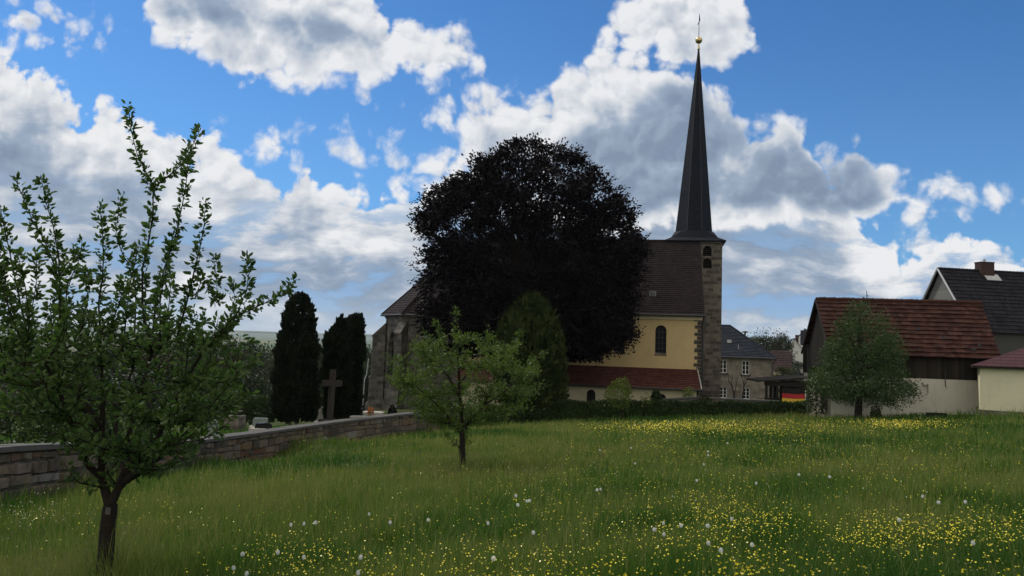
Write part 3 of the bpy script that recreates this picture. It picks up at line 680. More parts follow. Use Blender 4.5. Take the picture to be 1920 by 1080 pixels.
# ------------------------------------------------------------------ other buildings
def place(px, py, Y): return at(px, py, Y)
def frame_lp(O, ang):
    ex = np.array([math.cos(ang), math.sin(ang), 0]); ey = np.array([-math.sin(ang), math.cos(ang), 0])
    def f(px, py, c=0.):
        d = ray(px, py); t = (O + ey * c - CAM).dot(ey) / d.dot(ey); h = CAM + d * t - O
        return float(h.dot(ex)), float(h[2])
    return f
def build_barn():
    a = -.11; O = at(1838, 776, 38.9); b = empty('barn', O, a); f = frame_lp(O, a)
    tag(b, 'old barn with patched red tile roof, black boards and whitewashed lower wall', 'barn')
    xl = f(1552, 700)[0] - .1; zb = f(1760, 711)[1]; ze = f(1700, 668, -.4)[1]; xr = f(1838, 700)[0] + .55
    D = 4.4; zr = f(1700, 565, D / 2)[1]; x0r, x1r = f(1530, 560, D / 2)[0], f(1840, 571, D / 2)[0]; x1e = f(1878, 667, -.45)[0]
    nx0, nz0 = f(1729, 739); nx1, nz1 = f(1741, 722)
    xg = xl + .25; w = MB(); w.poly([(xg, D, -1.6), (xg, 0.01, -1.6), (xg, .01, zb), (xg, D, zb)]); w.build('gable_wall', M['shaded_gable_plaster'], b)
    w = MB(); wall_panel(w, (0, 0, 0), (1, 0, 0), [(xg, -1.6), (xr, -1.6), (xr, zb), (xg, zb)], [[(nx0, nz0), (nx1, nz0), (nx1, nz1), (nx0, nz1)]], .16)
    w.poly([(xr, 0, -1.6), (xr, D, -1.6), (xr, D, zb), (xr, 0, zb)]); w.poly([(xr, D, -1.6), (xg, D, -1.6), (xg, D, zb), (xr, D, zb)])
    w.build('plaster_wall', M['barn_plaster'], b)
    g = MB(); g.poly([(nx0, .15, nz0), (nx1, .15, nz0), (nx1, .15, nz1), (nx0, .15, nz1)]); g.build('blocked_window', M['barn_plaster'], b)
    w = MB(); o = .05
    w.poly([(xg + o, o, zb), (xr, o, zb), (xr, o, ze + .5), (xg + o, o, ze + .5)], 0, [(0, 0), (xr - xl, 0), (xr - xl, 1.5), (0, 1.5)])
    g2 = MB()
    for xx, sg in ((xg + o, 1), (xr - o, -1)):
        P = [(xx, D - o, zb), (xx, o, zb), (xx, o, ze + .3), (xx, D / 2, zr - .12), (xx, D - o, ze + .3)]
        (g2 if sg > 0 else w).poly(P if sg > 0 else P[::-1], 0, [(p[1], p[2]) for p in (P if sg > 0 else P[::-1])])
    w.poly([(xr, D - o, zb), (xl, D - o, zb), (xl, D - o, ze + .5), (xr, D - o, ze + .5)])
    w.build('board_wall', M['barn_boards'], b); g2.build('gable_boards', M['dark_boards'], b)  # gable gets the darker boards, painting in the shade under the roof overhang
    r = MB(); courses(r, (x0r - .05, -.45, ze), (x1e, -.45, ze), (x1r, D / 2, zr), (x0r, D / 2, zr), 13, .06, 0, .035, 26)
    ro = r.build('roof', M['barn_tiles'], b)
    r = MB(); courses(r, (x1e, D + .45, ze), (x0r - .05, D + .45, ze), (x0r, D / 2, zr), (x1r, D / 2, zr), 13, .055, 0, .02, 8); r.build('rear_slope', M['barn_tiles'], ro)
    e = MB(); n = 34
    for k in range(n):
        xa, xb = x0r + (x1r - x0r) * k / n, x0r + (x1r - x0r) * (k + 1.06) / n; j = random.uniform(-.012, .012)
        e.tube([(xa, D / 2, zr + .02 + j), (xb, D / 2, zr + .035 + j)], [.10, .115], 7)
    e.build('ridge_tiles', M['barn_tiles'], ro)
    e = MB()
    for s in (-1, 1): e.tube([(x0r - .06, D / 2 + s * (D / 2 + .47), ze - .03), (x0r - .02, D / 2, zr - .02)], .055, 5)
    for k in range(6):
        t = k / 5; e.box((x0r + .25, D / 2, ze + .02), (.12, D + .7, .12)) if k == 0 else None
    e.build('bargeboard', M['dark_wood'], ro)
    for px, py in ((1722, 618), (1708, 622), (1722, 655), (1812, 653), (1824, 656), (1838, 652), (1768, 635), (1828, 636), (1835, 649)):
        t = (f(px, py, 0.)[1] - ze) / (zr - ze); yk = -.45 + (D / 2 + .45) * t; xx, zz = f(px, py, yk); t = (zz - ze) / (zr - ze); yk = -.45 + (D / 2 + .45) * t
        sl = math.atan2(zr - ze, D / 2 + .45); s2 = random.uniform(.07, .13); nn = np.array([0, -math.sin(sl), math.cos(sl)]); tt = np.array([0, math.cos(sl), math.sin(sl)]); c = np.array([xx, yk, zz]) + nn * .075; e_ = np.array([1., 0, random.uniform(-.3, .3)])
        h = MB(); h.poly([c - e_ * s2 - tt * s2 * .7, c + e_ * s2 - tt * s2 * .8, c + e_ * s2 * .8 + tt * s2 * .7, c - e_ * s2 * .7 + tt * s2 * .6]); h.build('tile_gap', M['flag_black'], ro)
    gx, gz_ = f(1519, 660, D); p = MB(); p.tube([(xg - .06, D * .9, ze + .3), (xg - .06, D * .9, -1.2)], .035, 6); p.build('downpipe', M['metal_dark'], b)
    ax_, az_ = f(1625, 545, D / 2); p = MB(); p.tube([(ax_, D / 2, zr - .1), (ax_, D / 2, az_)], .018, 5); p.tube([(ax_ - .14, D / 2 + .05, zr - .1), (ax_ - .14, D / 2 + .05, zr + .18)], .05, 6); p.build('aerial', M['metal_dark'], ro)
    hx, hz = f(1772, 726); p = MB(); p.tube([(hx, -.06, zb + .45), (hx, -.06, hz + .05), (hx + .06, -.08, hz)], .02, 5); p.build('iron_rod', M['metal_dark'], b)
    return b
build_barn()

def build_cream():
    a = -.52; O = at(1838, 768, 36.5); b = empty('garage', O, a); f = frame_lp(O, a)
    tag(b, 'low cream building with flat pitched dark red roof and stone footing at right edge', 'outbuilding')
    W, D = 9., 6.; zt = f(1838, 686)[1]
    w = MB()
    for (p, q) in (((0, 0), (W, 0)), ((W, 0), (W, D)), ((W, D), (0, D)), ((0, D), (0, 0))):
        L = math.dist(p, q); w.poly([(*p, 0), (*q, 0), (*q, zt), (*p, zt)], 0, [(0, 0), (L, 0), (L, zt), (0, zt)])
    w.build('wall', M['cream_wall'], b)
    w = MB(); w.box((W / 2, D / 2, -.95), (W + .12, D + .12, 1.9)); w.build('stone_footing', M['rubble'], b)
    r = MB(); o = .32; rise = 1.35; E = [(-o, -o, zt), (W + o, -o, zt), (W + o, D + o, zt), (-o, D + o, zt)]; P, Q = (D / 2, D / 2, zt + rise), (W - D / 2, D / 2, zt + rise)
    for A, B, C_, D_, n in ((E[0], E[1], Q, P, 9), (E[1], E[2], Q, Q, 9), (E[2], E[3], P, Q, 9), (E[3], E[0], P, P, 9)): courses(r, A, B, C_, D_, n, .012)
    r.build('roof', M['red_sheet'], b)
    e = MB(); e.box((W / 2, D / 2, zt - .05), (W + 2 * o - .02, D + 2 * o - .02, .10)); e.build('eave_board', M['dark_wood'], b)
    return b
build_cream()

def build_dark_house():
    a = .16; Y = 56.; O = at(1775, 690, Y); b = empty('farmhouse', O, a); f = frame_lp(O, a)
    tag(b, 'tall farmhouse with steep dark tiled roof, brick chimney and grey boarded gable behind the barn', 'house')
    D = 6.4; zr = f(1758, 504, D / 2)[1]; xg = f(1758, 504, D / 2)[0]; ze = f(1868, 624, -.3)[1]; L = 13.
    z0 = -3.5; w = MB()
    w.poly([(xg + .3, 0, z0), (xg + L, 0, z0), (xg + L, 0, ze + .2), (xg + .3, 0, ze + .2)]); w.poly([(xg + L, D, z0), (xg + .3, D, z0), (xg + .3, D, ze + .2), (xg + L, D, ze + .2)])
    w.poly([(xg + L, 0, z0), (xg + L, D, z0), (xg + L, D, ze), (xg + L, D / 2, zr - .1), (xg + L, 0, ze)]); w.poly([(xg + .3, D, z0), (xg + .3, 0, z0), (xg + .3, 0, ze), (xg + .3, D, ze)])
    w.build('wall', M['dark_wall'], b)
    w = MB(); P = [(xg + .28, D, ze - .6), (xg + .28, 0, ze - .6), (xg + .28, 0, ze), (xg + .28, D / 2, zr - .1), (xg + .28, D, ze)]; w.poly(P, 0, [(p[1], p[2]) for p in P]); w.build('gable_boards', M['grey_boards'], b)
    r = MB(); courses(r, (xg, -.4, ze), (xg + L + .3, -.4, ze), (xg + L + .3, D / 2, zr), (xg, D / 2, zr), 17, .05, 0, .015, 20); courses(r, (xg + L + .3, D + .4, ze), (xg, D + .4, ze), (xg, D / 2, zr), (xg + L + .3, D / 2, zr), 17, .05)
    ro = r.build('roof', M['dark_tiles'], b)
    e = MB()
    for s in (-1, 1): e.tube([(xg - .02, D / 2 + s * (D / 2 + .42), ze - .02), (xg - .02, D / 2, zr)], .08, 5)
    e.build('bargeboard', M['zinc'], ro)
    e = MB(); n = 40
    for k in range(n): e.tube([(xg + (L + .3) * k / n, D / 2, zr + .02), (xg + (L + .3) * (k + 1.05) / n, D / 2, zr + .045)], [.1, .12], 6)
    e.build('ridge_tiles', M['dark_tiles'], ro)
    x0, z0c = f(1834, 508, D / 2); x1, z1c = f(1858, 496, D / 2)
    c = MB(); c.box(((x0 + x1) / 2, D / 2, (z0c + z1c) / 2 - .15), (x1 - x0, .7, z1c - z0c + .5)); c.box(((x0 + x1) / 2, D / 2, z1c + .12), (x1 - x0 + .08, .78, .07)); c1 = c.build('chimney', M['brick_red'], ro)
    c = MB(); c.lathe([(.09, 0), (.09, .2), (.13, .24), (.0, .3)], ((x0 + x1) / 2, D / 2, z1c + .13), 8); c.build('chimney_cowl', M['zinc'], ro)
    sl = math.atan2(zr - ze, D / 2 + .4); c = MB(); y0 = D / 2 - .25; y1 = D / 2 - .62
    zf = lambda y: zr - (D / 2 - y) * math.tan(sl) + .12
    c.poly([(x0 + .3, y1, zf(y1)), (x1 + .45, y1, zf(y1)), (x1 + .35, y0, zf(y0)), (x0 + .2, y0, zf(y0))]); c.build('lead_flashing', M['zinc'], ro)
    return b
build_dark_house()

def build_presbytery():
    a = -.05; Y = 88.; O = at(1447, 752, Y); b = empty('presbytery', O, a); f = frame_lp(O, a)
    tag(b, 'two storey sandstone house with blue grey hipped roof and white casement windows beside the tower', 'house')
    ze = f(1400, 670, -.3)[1]; W = 12.; D = 8.5; x0 = -W
    wins = []
    for (pa, pb, ta, tb) in ((1353, 1363, 675, 699), (1391.5, 1405, 677, 702), (1353, 1363, 726, 746), (1392, 1406, 728, 748)):
        xa, za = f(pa, tb); xb, zb = f(pb, ta)
        if pb - pa < 12: xa = xb - .85
        wins.append((xa, xb, za, zb))
    w = MB(); wall_panel(w, (0, 0, 0), (1, 0, 0), [(x0, -2.), (0, -2.), (0, ze), (x0, ze)], [[(q[0], q[2]), (q[1], q[2]), (q[1], q[3]), (q[0], q[3])] for q in wins], .2)
    for p, q in (((0, 0), (0, D)), ((0, D), (x0, D)), ((x0, D), (x0, 0))):
        L = math.dist(p, q); w.poly([(*p, -2), (*q, -2), (*q, ze), (*p, ze)], 0, [(0, -2), (L, -2), (L, ze), (0, ze)])
    w.build('wall', M['house_stone'], b)
    for q in wins:
        fw_ = frame_window(b, *q, .10, (M['white_paint'], M['glass']), 2, 3, .065, .035)
        s = MB(); s.box(((q[0] + q[1]) / 2, -.05, q[2] - .08), (q[1] - q[0] + .3, .22, .14)); s.build('sill', M['church_stone'], fw_)
        t = MB(); t.box((q[0] - .1, -.012, (q[2] + q[3]) / 2), (.2, .06, q[3] - q[2])); t.box((q[1] + .1, -.012, (q[2] + q[3]) / 2), (.2, .06, q[3] - q[2])); t.box(((q[0] + q[1]) / 2, -.012, q[3] + .1), (q[1] - q[0] + .4, .06, .2)); t.build('stone_surround', M['surround'], fw_)
    r = MB(); o = .4; xr_, zr = f(1369, 611, D / 2); E = [(x0 - o, -o, ze), (o, -o, ze), (o, D + o, ze), (x0 - o, D + o, ze)]; P, Q = (x0 + 3, D / 2, zr), (xr_, D / 2, zr)
    for A, B, C_, D_ in ((E[0], E[1], Q, P), (E[1], E[2], Q, Q), (E[2], E[3], P, Q), (E[3], E[0], P, P)): courses(r, A, B, C_, D_, 22, .05)
    ro = r.build('roof', M['house_slate'], b)
    e = MB(); e.tube([(E[1][0], E[1][1], ze + .05), (Q[0], Q[1], zr + .05)], .1, 6); e.tube([P, (Q[0], Q[1], zr + .05)], .1, 6); e.build('ridge_tiles', M['house_slate'], ro)
    e = MB(); e.tube([(x0 - o, -o - .05, ze - .05), (o, -o - .05, ze - .05)], .09, 7); e.tube([(o - .05, -o, ze - .1), (.03, -.12, ze - .7), (.03, -.10, -1.5)], .06, 6); e.build('gutter', M['metal_dark'], b)
    def on_roof(px, py):
        y = 0.
        for _ in range(8):
            xx, zz = f(px, py, y); y = -o + (zz - ze) / (zr - ze) * (D / 2 + o)
        return xx, y, zz
    sx, sy, sz = on_roof(1367, 641); e = MB(); e.box((sx, sy - .08, sz + .05), (.5, .2, .42)); e.build('skylight', M['zinc'], ro)
    sx, sy, sz = on_roof(1385, 655); e = MB(); e.tube([(sx, sy, sz), (sx - .05, sy - .05, sz + .55)], .05, 6); e.build('vent_pipe', M['zinc'], ro)
    return b
build_presbytery()

def gable_house(name, label, px, py, Y, ang, W, D, eave, ridge, wall, roof, wins=(), down=3., gable_front=True, chim=None, cat='house', n=12):
    "house with its front left base corner at a photo pixel; x along the front"
    O = at(px, py, Y); b = empty(name, O, ang); tag(b, label, cat); w = MB()
    holes = [[(q[0], q[2]), (q[1], q[2]), (q[1], q[3]), (q[0], q[3])] for q in wins]
    if gable_front: out = [(0, -down), (W, -down), (W, eave), (W / 2, ridge - .1), (0, eave)]
    else: out = [(0, -down), (W, -down), (W, eave), (0, eave)]
    wall_panel(w, (0, 0, 0), (1, 0, 0), out, holes, .15)
    for p, q in (((W, 0), (W, D)), ((W, D), (0, D)), ((0, D), (0, 0))):
        P = [(*p, -down), (*q, -down), (*q, eave), (*p, eave)]
        if not gable_front and p[0] == q[0]: P.insert(3, (p[0], D / 2, ridge - .1))
        w.poly(P)
    w.build('wall', M[wall], b)
    for q in wins: frame_window(b, *q, .06, (M['white_paint'], M['glass']), 2, 1, .08, .05)
    r = MB(); o = .35
    if gable_front:
        s = (ridge - eave) / (W / 2)
        courses(r, (W + o, -o, eave - o * s), (W + o, D + o, eave - o * s), (W / 2, D + o, ridge), (W / 2, -o, ridge), n, .05); courses(r, (-o, D + o, eave - o * s), (-o, -o, eave - o * s), (W / 2, -o, ridge), (W / 2, D + o, ridge), n, .05)
    else:
        s = (ridge - eave) / (D / 2)
        courses(r, (-o, -o, eave - o * s), (W + o, -o, eave - o * s), (W + o, D / 2, ridge), (-o, D / 2, ridge), n, .05); courses(r, (W + o, D + o, eave - o * s), (-o, D + o, eave - o * s), (-o, D / 2, ridge), (W + o, D / 2, ridge), n, .05)
    ro = r.build('roof', M[roof], b)
    if chim:
        c = MB(); c.box(chim, (.6, .6, 1.8)); c.build('chimney', M['brick_red'], ro)
    return b
gable_house('house', 'house with dull red brown roof and one small skylight right of the sandstone house', 1448, 702, 112, -.36, 2.35, 6., .9, 3.6, 'cream_low', 'brown_tiles', [(.9, 1.4, .0, .55)], gable_front=False)
rf = bpy.data.objects['house'].children[-1]
gh = gable_house('house', 'small pale gabled house with dark roof below the taller white house', 1471, 672, 150, -.3, 3.6, 6., 1.7, 4.1, 'white_wall', 'dark_tiles', [(.5, 1.0, .3, 1.2), (2.0, 2.5, .8, 1.6)], down=4., chim=(2.4, 1.5, 3.9))
gable_house('house', 'white house with pointed gable highest on the slope left of the barn', 1487.5, 658, 190, -.3, 4.6, 8., 2.0, 4.7, 'white_wall', 'dark_tiles', [(1.8, 2.25, 2.6, 3.3), (3.0, 3.8, .8, 1.8)], down=6., chim=(3.0, 3.0, 4.9))
gable_house('house', 'narrow grey rendered house with dark overhanging roof just left of the barn gable', 1507, 690, 78, -.38, 2.2, 5., 2.62, 4.0, 'grey_wall', 'dark_tiles', [], down=6., gable_front=False)

# ------------------------------------------------------------------ cemetery wall
def build_wall():
    K = [(0, 945, 834, 13.9), (200, 911, 825.5, 17.8), (306, 894, 825, 21), (360, 886, 824.5, 22.8), (466, 870, 811, 26.5), (638, 834, 788, 33.5), (781, 813, 772, 39.5)]
    B = [at(px, pb, Y) for px, pb, pt, Y in K]; T = [at(px, pt, Y) for px, pb, pt, Y in K]
    d = B[1] - B[0]; d = d / np.linalg.norm(d[:2]); B.insert(0, B[0] - d * 8); T.insert(0, T[0] - d * 8)
    B[0][2] = gz(B[0][0], B[0][1]); T[0][2] = B[0][2] + 1.15
    def run(B, T, label, name, top_band=True):
        root = empty(name, B[len(B) // 2]); o = np.array(root.location); tag(root, label, 'wall')
        B = np.array(B) - o; T = np.array(T) - o
        seg = np.linalg.norm(np.diff(B[:, :2], axis=0), axis=1); S = np.concatenate([[0], np.cumsum(seg)]); L = S[-1]
        def pt(s, t, n):
            b = np.array([np.interp(s, S, B[:, i]) for i in range(3)]); zt = np.interp(s, S, T[:, 2]) - .12
            e = .2; tg = np.array([np.interp(min(s + e, L), S, B[:, i]) - np.interp(max(s - e, 0), S, B[:, i]) for i in (0, 1)]); tg /= np.linalg.norm(tg)
            b[:2] += np.array([tg[1], -tg[0]]) * n; zb = b[2] - .5; H = zt - b[2]
            b[2] = b[2] + H * t if t >= 0 else b[2] + t; return b
        core = MB(); n = int(L / .5) + 1
        for side in (0, -.44):
            core.grid([[pt(L * i / n, t, side - (.035 if side == 0 else 0)) for i in range(n + 1)] for t in (-.5, 0, 1.)], 0)
        core.poly([pt(0, 1, 0), pt(0, 1, -.44), pt(0, -.5, -.44), pt(0, -.5, 0)]); core.poly([pt(L, 1, 0), pt(L, 1, -.44), pt(L, -.5, -.44), pt(L, -.5, 0)])
        core.build('mortar', M['wall_mortar'], root)
        st = MB(); rows = [-.34, -.06, .24, .53, .80, 1.0] if top_band else [-.34, -.1, .25, .62, 1.]
        for ri in range(len(rows) - 1):
            s = -random.random() * .3
            while s < L - .05:
                w = random.uniform(.25, 1.0) * (.8 if rows[ri + 1] - rows[ri] < .2 else 1)
                if s + w > L: w = L - s
                if w < .1: break
                j = lambda a: random.uniform(-a, a)
                wv = lambda q: .05 * math.sin(s * 1.1 + q * 2.3) * (0 < q < len(rows) - 1); t0, t1 = rows[ri] + wv(ri) + .016 + j(.022), rows[ri + 1] + wv(ri + 1) - .016 + j(.022); a, b = max(s, 0) + .018, s + w - .018
                pr = random.uniform(.015, .075); ins = random.uniform(.02, .04); it = .045 + random.uniform(0, .02)
                if b - a > .06:
                    nx = 4; ny = 3; P = []
                    for q in range(ny + 1):
                        P.append([])
                        for p in range(nx + 1):
                            fa, ft = (0, .07, .5, .93, 1)[p], (0, .12, .88, 1)[q]
                            out = pr if (0 < p < nx and 0 < q < ny) else -.03
                            cj = 0 if (0 < p < nx and 0 < q < ny) else 1
                            P[-1].append(pt(a + (b - a) * fa + j(.008), t0 + (t1 - t0) * ft + j(.012), out + j(.005)))
                    st.grid(P, 0, rnd=random.random())
                    k0 = len(st.v)
                s += w
        st.build('stones', M['wall_stone'], root)
        c = MB(); s = 0.
        while s < L:
            w = min(random.uniform(.7, 1.25), L - s)
            if L - s - w < .3: w = L - s
            q = [[pt(s + (.006 if k == 0 else w - .006), 1., nn) for nn in (.10, -.52)] for k in (0, 1)]; up_ = np.array([0, 0, .09 + random.uniform(-.008, .008)])
            lo = [q[0][0], q[1][0], q[1][1], q[0][1]]; hi = [p + up_ + np.array([0, 0, random.uniform(-.006, .006)]) for p in lo]
            rr = random.random()
            for i in range(4): c.poly([lo[i], lo[(i + 1) % 4], hi[(i + 1) % 4], hi[i]], 0, rnd=rr)
            c.poly(hi, 0, rnd=rr); c.poly(lo[::-1], 0, rnd=rr); s += w
        c.build('coping', M['coping_stone'], root)
        return root
    run(B, T, 'long weathered sandstone wall with flat stone coping running down the left edge of the meadow', 'stone_wall')
    K2 = [(781.5, 813, 778, 39.6), (803, 810, 777, 40.8), (826, 807, 776, 41.8)]
    run([at(a, b, Y) for a, b, t, Y in K2], [at(a, t, Y) for a, b, t, Y in K2], 'short lower end piece of stone wall left of the small apple tree', 'stone_wall', False)
    # low wall in front of church and sandstone house
    K3 = [(1236, 768, 751, 52), (1300, 766, 746.5, 52), (1400, 765, 751, 52), (1462, 766, 754, 52)]
    r = empty('stone_wall', at(1350, 766, 52)); o = np.array(r.location); tag(r, 'low grey retaining wall behind the hedge at the foot of the tower', 'wall')
    Bp = [at(a, b, Y) - o for a, b, t, Y in K3]; Tp = [at(a, t, Y) - o for a, b, t, Y in K3]; w = MB(); c = MB(); u = 0.
    for i in range(len(K3) - 1):
        L = np.linalg.norm(Bp[i + 1] - Bp[i]); bk = np.array([0, .4, 0]); dn = np.array([0, 0, -1.])
        w.poly([Bp[i] + dn, Bp[i + 1] + dn, Tp[i + 1], Tp[i]], 0, [(u, 0), (u + L, 0), (u + L, 1.6), (u, 1.6)]); w.poly([Tp[i], Tp[i + 1], Tp[i + 1] + bk, Tp[i] + bk]); u += L
        f = np.array([0, -.05, .004]); g = np.array([0, 0, .08]); A_, B_ = Tp[i] + f, Tp[i + 1] + f; bk2 = np.array([0, .5, 0])
        c.poly([A_, B_, B_ + g, A_ + g]); c.poly([A_ + g, B_ + g, B_ + g + bk2, A_ + g + bk2]); c.poly([A_ + bk2, B_ + bk2, B_, A_])
    w.build('masonry', M['rubble'], r); c.build('coping', M['low_coping'], r)
mt, N = new_mat('wall_stone'); p = objn(N); n1 = N.noise(p, 3.5, 6, .65); n2 = N.noise(p, 18., 5, .6)
cc = N.ramp(attr(N), [(0., (.075, .066, .058)), (.25, (.155, .130, .100)), (.5, (.22, .185, .140)), (.7, (.23, .170, .105)), (.84, (.175, .098, .060)), (.95, (.26, .245, .22))])
cc = N.mix(N.step(n1, .45, .75, 0., .75), cc, (.040, .038, .034)); cc = scale_col(N, cc, N.add(.50, N.mul(n2, .5)))
finish(mt, N, cc, .95, .1, N.add(N.mul(n2, .6), n1), .8, .03)
plain('wall_mortar', (.13, .12, .105), .95, .1, .3, 6.)
build_wall()

# ------------------------------------------------------------------ graves, cross, shelter, flag and other things
def build_cross():
    Y = 37.; b = at(618, 789, Y); top = at(624, 693, Y)[2] - b[2]; r = empty('stone_cross', b, R(36)); tag(r, 'tall brown stone cross between two dark columnar trees behind the wall', 'cross')
    m_ = MB(); m_.box((0, 0, top / 2 - .2), (.21, .36, top + .4), taper=.94); m_.build('post', M['cross_stone'], r)
    za = at(622, 718.5, Y)[2] - b[2]; m_ = MB(); m_.box((0, 0, za), (.92, .32, .29)); m_.build('arms', M['cross_stone'], r)
    m_ = MB(); m_.box((0, 0, -.25), (.8, .9, .6)); m_.build('base', M['cross_stone'], r); r.rotation_euler[1] = R(1.2)
build_cross()
def gravestone(label, x0, x1, yt, yb, Y, mat, style='flat', rot=0., plate=False):
    b = at((x0 + x1) / 2, yb, Y); W = (x1 - x0) * Y / FPX; H = (yb - yt) * Y / FPX; r = empty('gravestone', b, rot); tag(r, label, 'gravestone')
    s = MB(); T = .16
    if style == 'round': prof = [(-W / 2, -.1), (W / 2, -.1), (W / 2, H * .72)] + [(W / 2 * math.cos(t * math.pi / 10), H * .72 + H * .28 * math.sin(t * math.pi / 10)) for t in range(1, 10)] + [(-W / 2, H * .72)]
    elif style == 'slant': prof = [(-W / 2, -.1), (W / 2, -.1), (W / 2 * .8, H * .8), (W * .1, H), (-W / 2 * .7, H * .9)]
    else: prof = [(-W / 2, -.1), (W / 2, -.1), (W / 2 - .02, H - .03), (W / 2 - .06, H), (-W / 2 + .06, H), (-W / 2 + .02, H - .03)]
    n = len(prof); s.poly([(a, -T / 2, z) for a, z in prof]); s.poly([(a, T / 2, z) for a, z in prof][::-1])
    for i in range(n):
        p, q = prof[i], prof[(i + 1) % n]; s.poly([(p[0], -T / 2, p[1]), (q[0], -T / 2, q[1]), (q[0], T / 2, q[1]), (p[0], T / 2, p[1])])
    s.build('headstone', M[mat], r); k = MB(); k.box((0, 0, -.25), (W + .2, .42, .5)); k.build('plinth', M['pale_stone'], r)
    if plate: k = MB(); k.box((.0, -T / 2 - .02, H * .55), (W * .7, .03, H * .55)); k.build('inscription_plate', M['white_paint'], r)
    return r
gravestone('pale grey green rectangular gravestone standing beyond the wall left of the first dark column tree', 474, 502, 784, 799, 31.5, 'granite_grey', rot=.1)
gravestone('polished black gravestone in front of the pale grey green one', 476, 511, 793, 803, 30, 'granite_black', 'slant', -.1)
gravestone('dark slanting gravestone seen just above the wall under the foreground apple tree leaves', 386, 410, 787, 818, 27, 'granite_grey', 'slant', .3)
gravestone('rounded pale gravestone between the first dark column tree and the stone cross', 594, 607, 763, 790, 41, 'pale_stone', 'round')
gravestone('dark gravestone beside the church buttress downpipe', 667, 680, 766, 788, 46, 'granite_black', 'flat', .2)
gravestone('dark gravestone with white plate behind the trunk of the small apple tree', 845, 864, 751, 772, 50, 'brick_red', 'flat', 0., True)
def kerb(label, x0, x1, y0, y1, Y, mat, h=.35):
    b = at((x0 + x1) / 2, (y0 + y1) / 2, Y); W = (x1 - x0) * Y / FPX; r = MB(); r.box((0, 0, -.15), (W, .9, h)); r.box((0, 0, h - .32), (W - .2, .7, .05)); o = r.build('grave_kerb', M[mat]); o.location = b; tag(o, label, 'grave kerb'); return o
kerb('pale stone grave kerb at the foot of the church buttress', 680, 719, 771, 776, 47, 'pale_stone'); kerb('low dark stone grave surround behind the wall under the foreground tree', 424, 454, 780, 800, 33, 'rubble', .75)
kerb('grey grave kerb directly above the wall coping right of the stone cross', 655, 690, 780, 784, 42, 'pale_stone')

def build_shelter():
    Y = 55.; O = at(1470, 768, Y); r = empty('garden_shelter', O, -.05); tag(r, 'open dark timber shelter with low sloping roof beside the hedge', 'shelter'); f = frame_lp(O, -.05)
    xl, zl = f(1421, 712, -.3); xr, zr = f(1524, 705, -.3); D = 3.0
    m_ = MB(); A = [(xl, -.35, zl - .16), (xr, -.35, zr - .16), (xr, D, zr - .12), (xl, D, zl - .12)]; Bq = [(p[0], p[1], p[2] + .10) for p in A]
    for i in range(4): m_.poly([A[i], A[(i + 1) % 4], Bq[(i + 1) % 4], Bq[i]])
    m_.poly(Bq); m_.poly(A[::-1]); m_.build('roof', M['grey_wood'], r)
    xb0 = f(1433, 720)[0]; zb = f(1440, 722)[1]
    m_ = MB(); m_.box(((xb0 + xr) / 2, -.05, zb + .12), (xr - xb0, .16, .34)); m_.build('beam', M['dark_wood'], r)
    for px, y in ((1437, 0.), (1445, 1.1), (1452, 1.9), (1457, .02), (1517, 0.)):
        x = f(px, 740, y)[0]; m_ = MB(); m_.box((x, y, zb / 2 - .3), (.15, .15, zb + .6)); m_.build('post', M['dark_wood'], r)
    x0, x1 = f(1462, 740, D - .3)[0], f(1526, 740, D - .3)[0]
    m_ = MB(); m_.box(((x0 + x1) / 2, D - .3, zb / 2 - .2), (x1 - x0, .06, zb + 1.0)); m_.box((x1 + .0, D / 2, zb / 2 - .2), (.06, D, zb + .9)); m_.build('back_boards', M['dark_boards'], r)
    m_ = MB(); zz = f(1450, 748)[1]; m_.box(((xb0 + f(1466, 740)[0]) / 2, -.02, zz), (f(1466, 740)[0] - xb0, .07, .14)); m_.build('rail', M['dark_wood'], r)
    # flag
    Fy = -.16; fx0, fx1 = f(1466.5, 745, Fy)[0], f(1509, 745, Fy)[0]; z3, z2, z1, z0 = f(1488, 728, Fy)[1], f(1488, 738, Fy)[1], f(1488, 747, Fy)[1], f(1488, 757, Fy)[1]
    fl = empty('flag', O + np.array([fx1, Fy, z0]) * 1., -.05); c_, s_ = math.cos(-.05), math.sin(-.05); fl.location = (O[0] + fx1 * c_ - Fy * s_, O[1] + fx1 * s_ + Fy * c_, O[2] + z0)
    tag(fl, 'black, red and gold striped flag stretched along the front of the timber shelter', 'flag')
    for nm, a, b, mm in (('black_stripe', z2, z3, 'flag_black'), ('red_stripe', z1, z2, 'flag_red'), ('gold_stripe', z0, z1, 'flag_gold')):
        m_ = MB(); n = 14; G = [[(fx0 - fx1 + (fx1 - fx0) * k / n, .018 * math.sin(k * 1.3) + .012 * math.sin(k * .6 + 2 * t), a - z0 + (b - a) * t - .03 * math.sin(math.pi * k / n)) for k in range(n + 1)] for t in (0, .5, 1.)]
        m_.grid(G); m_.build(nm, M[mm], fl, True)
    m_ = MB(); m_.tube([(.05, 0, -.6), (.05, 0, f(1509, 732, Fy)[1] - z0)], .035, 6); m_.build('flag_pole', M['white_paint'], fl)
build_shelter()
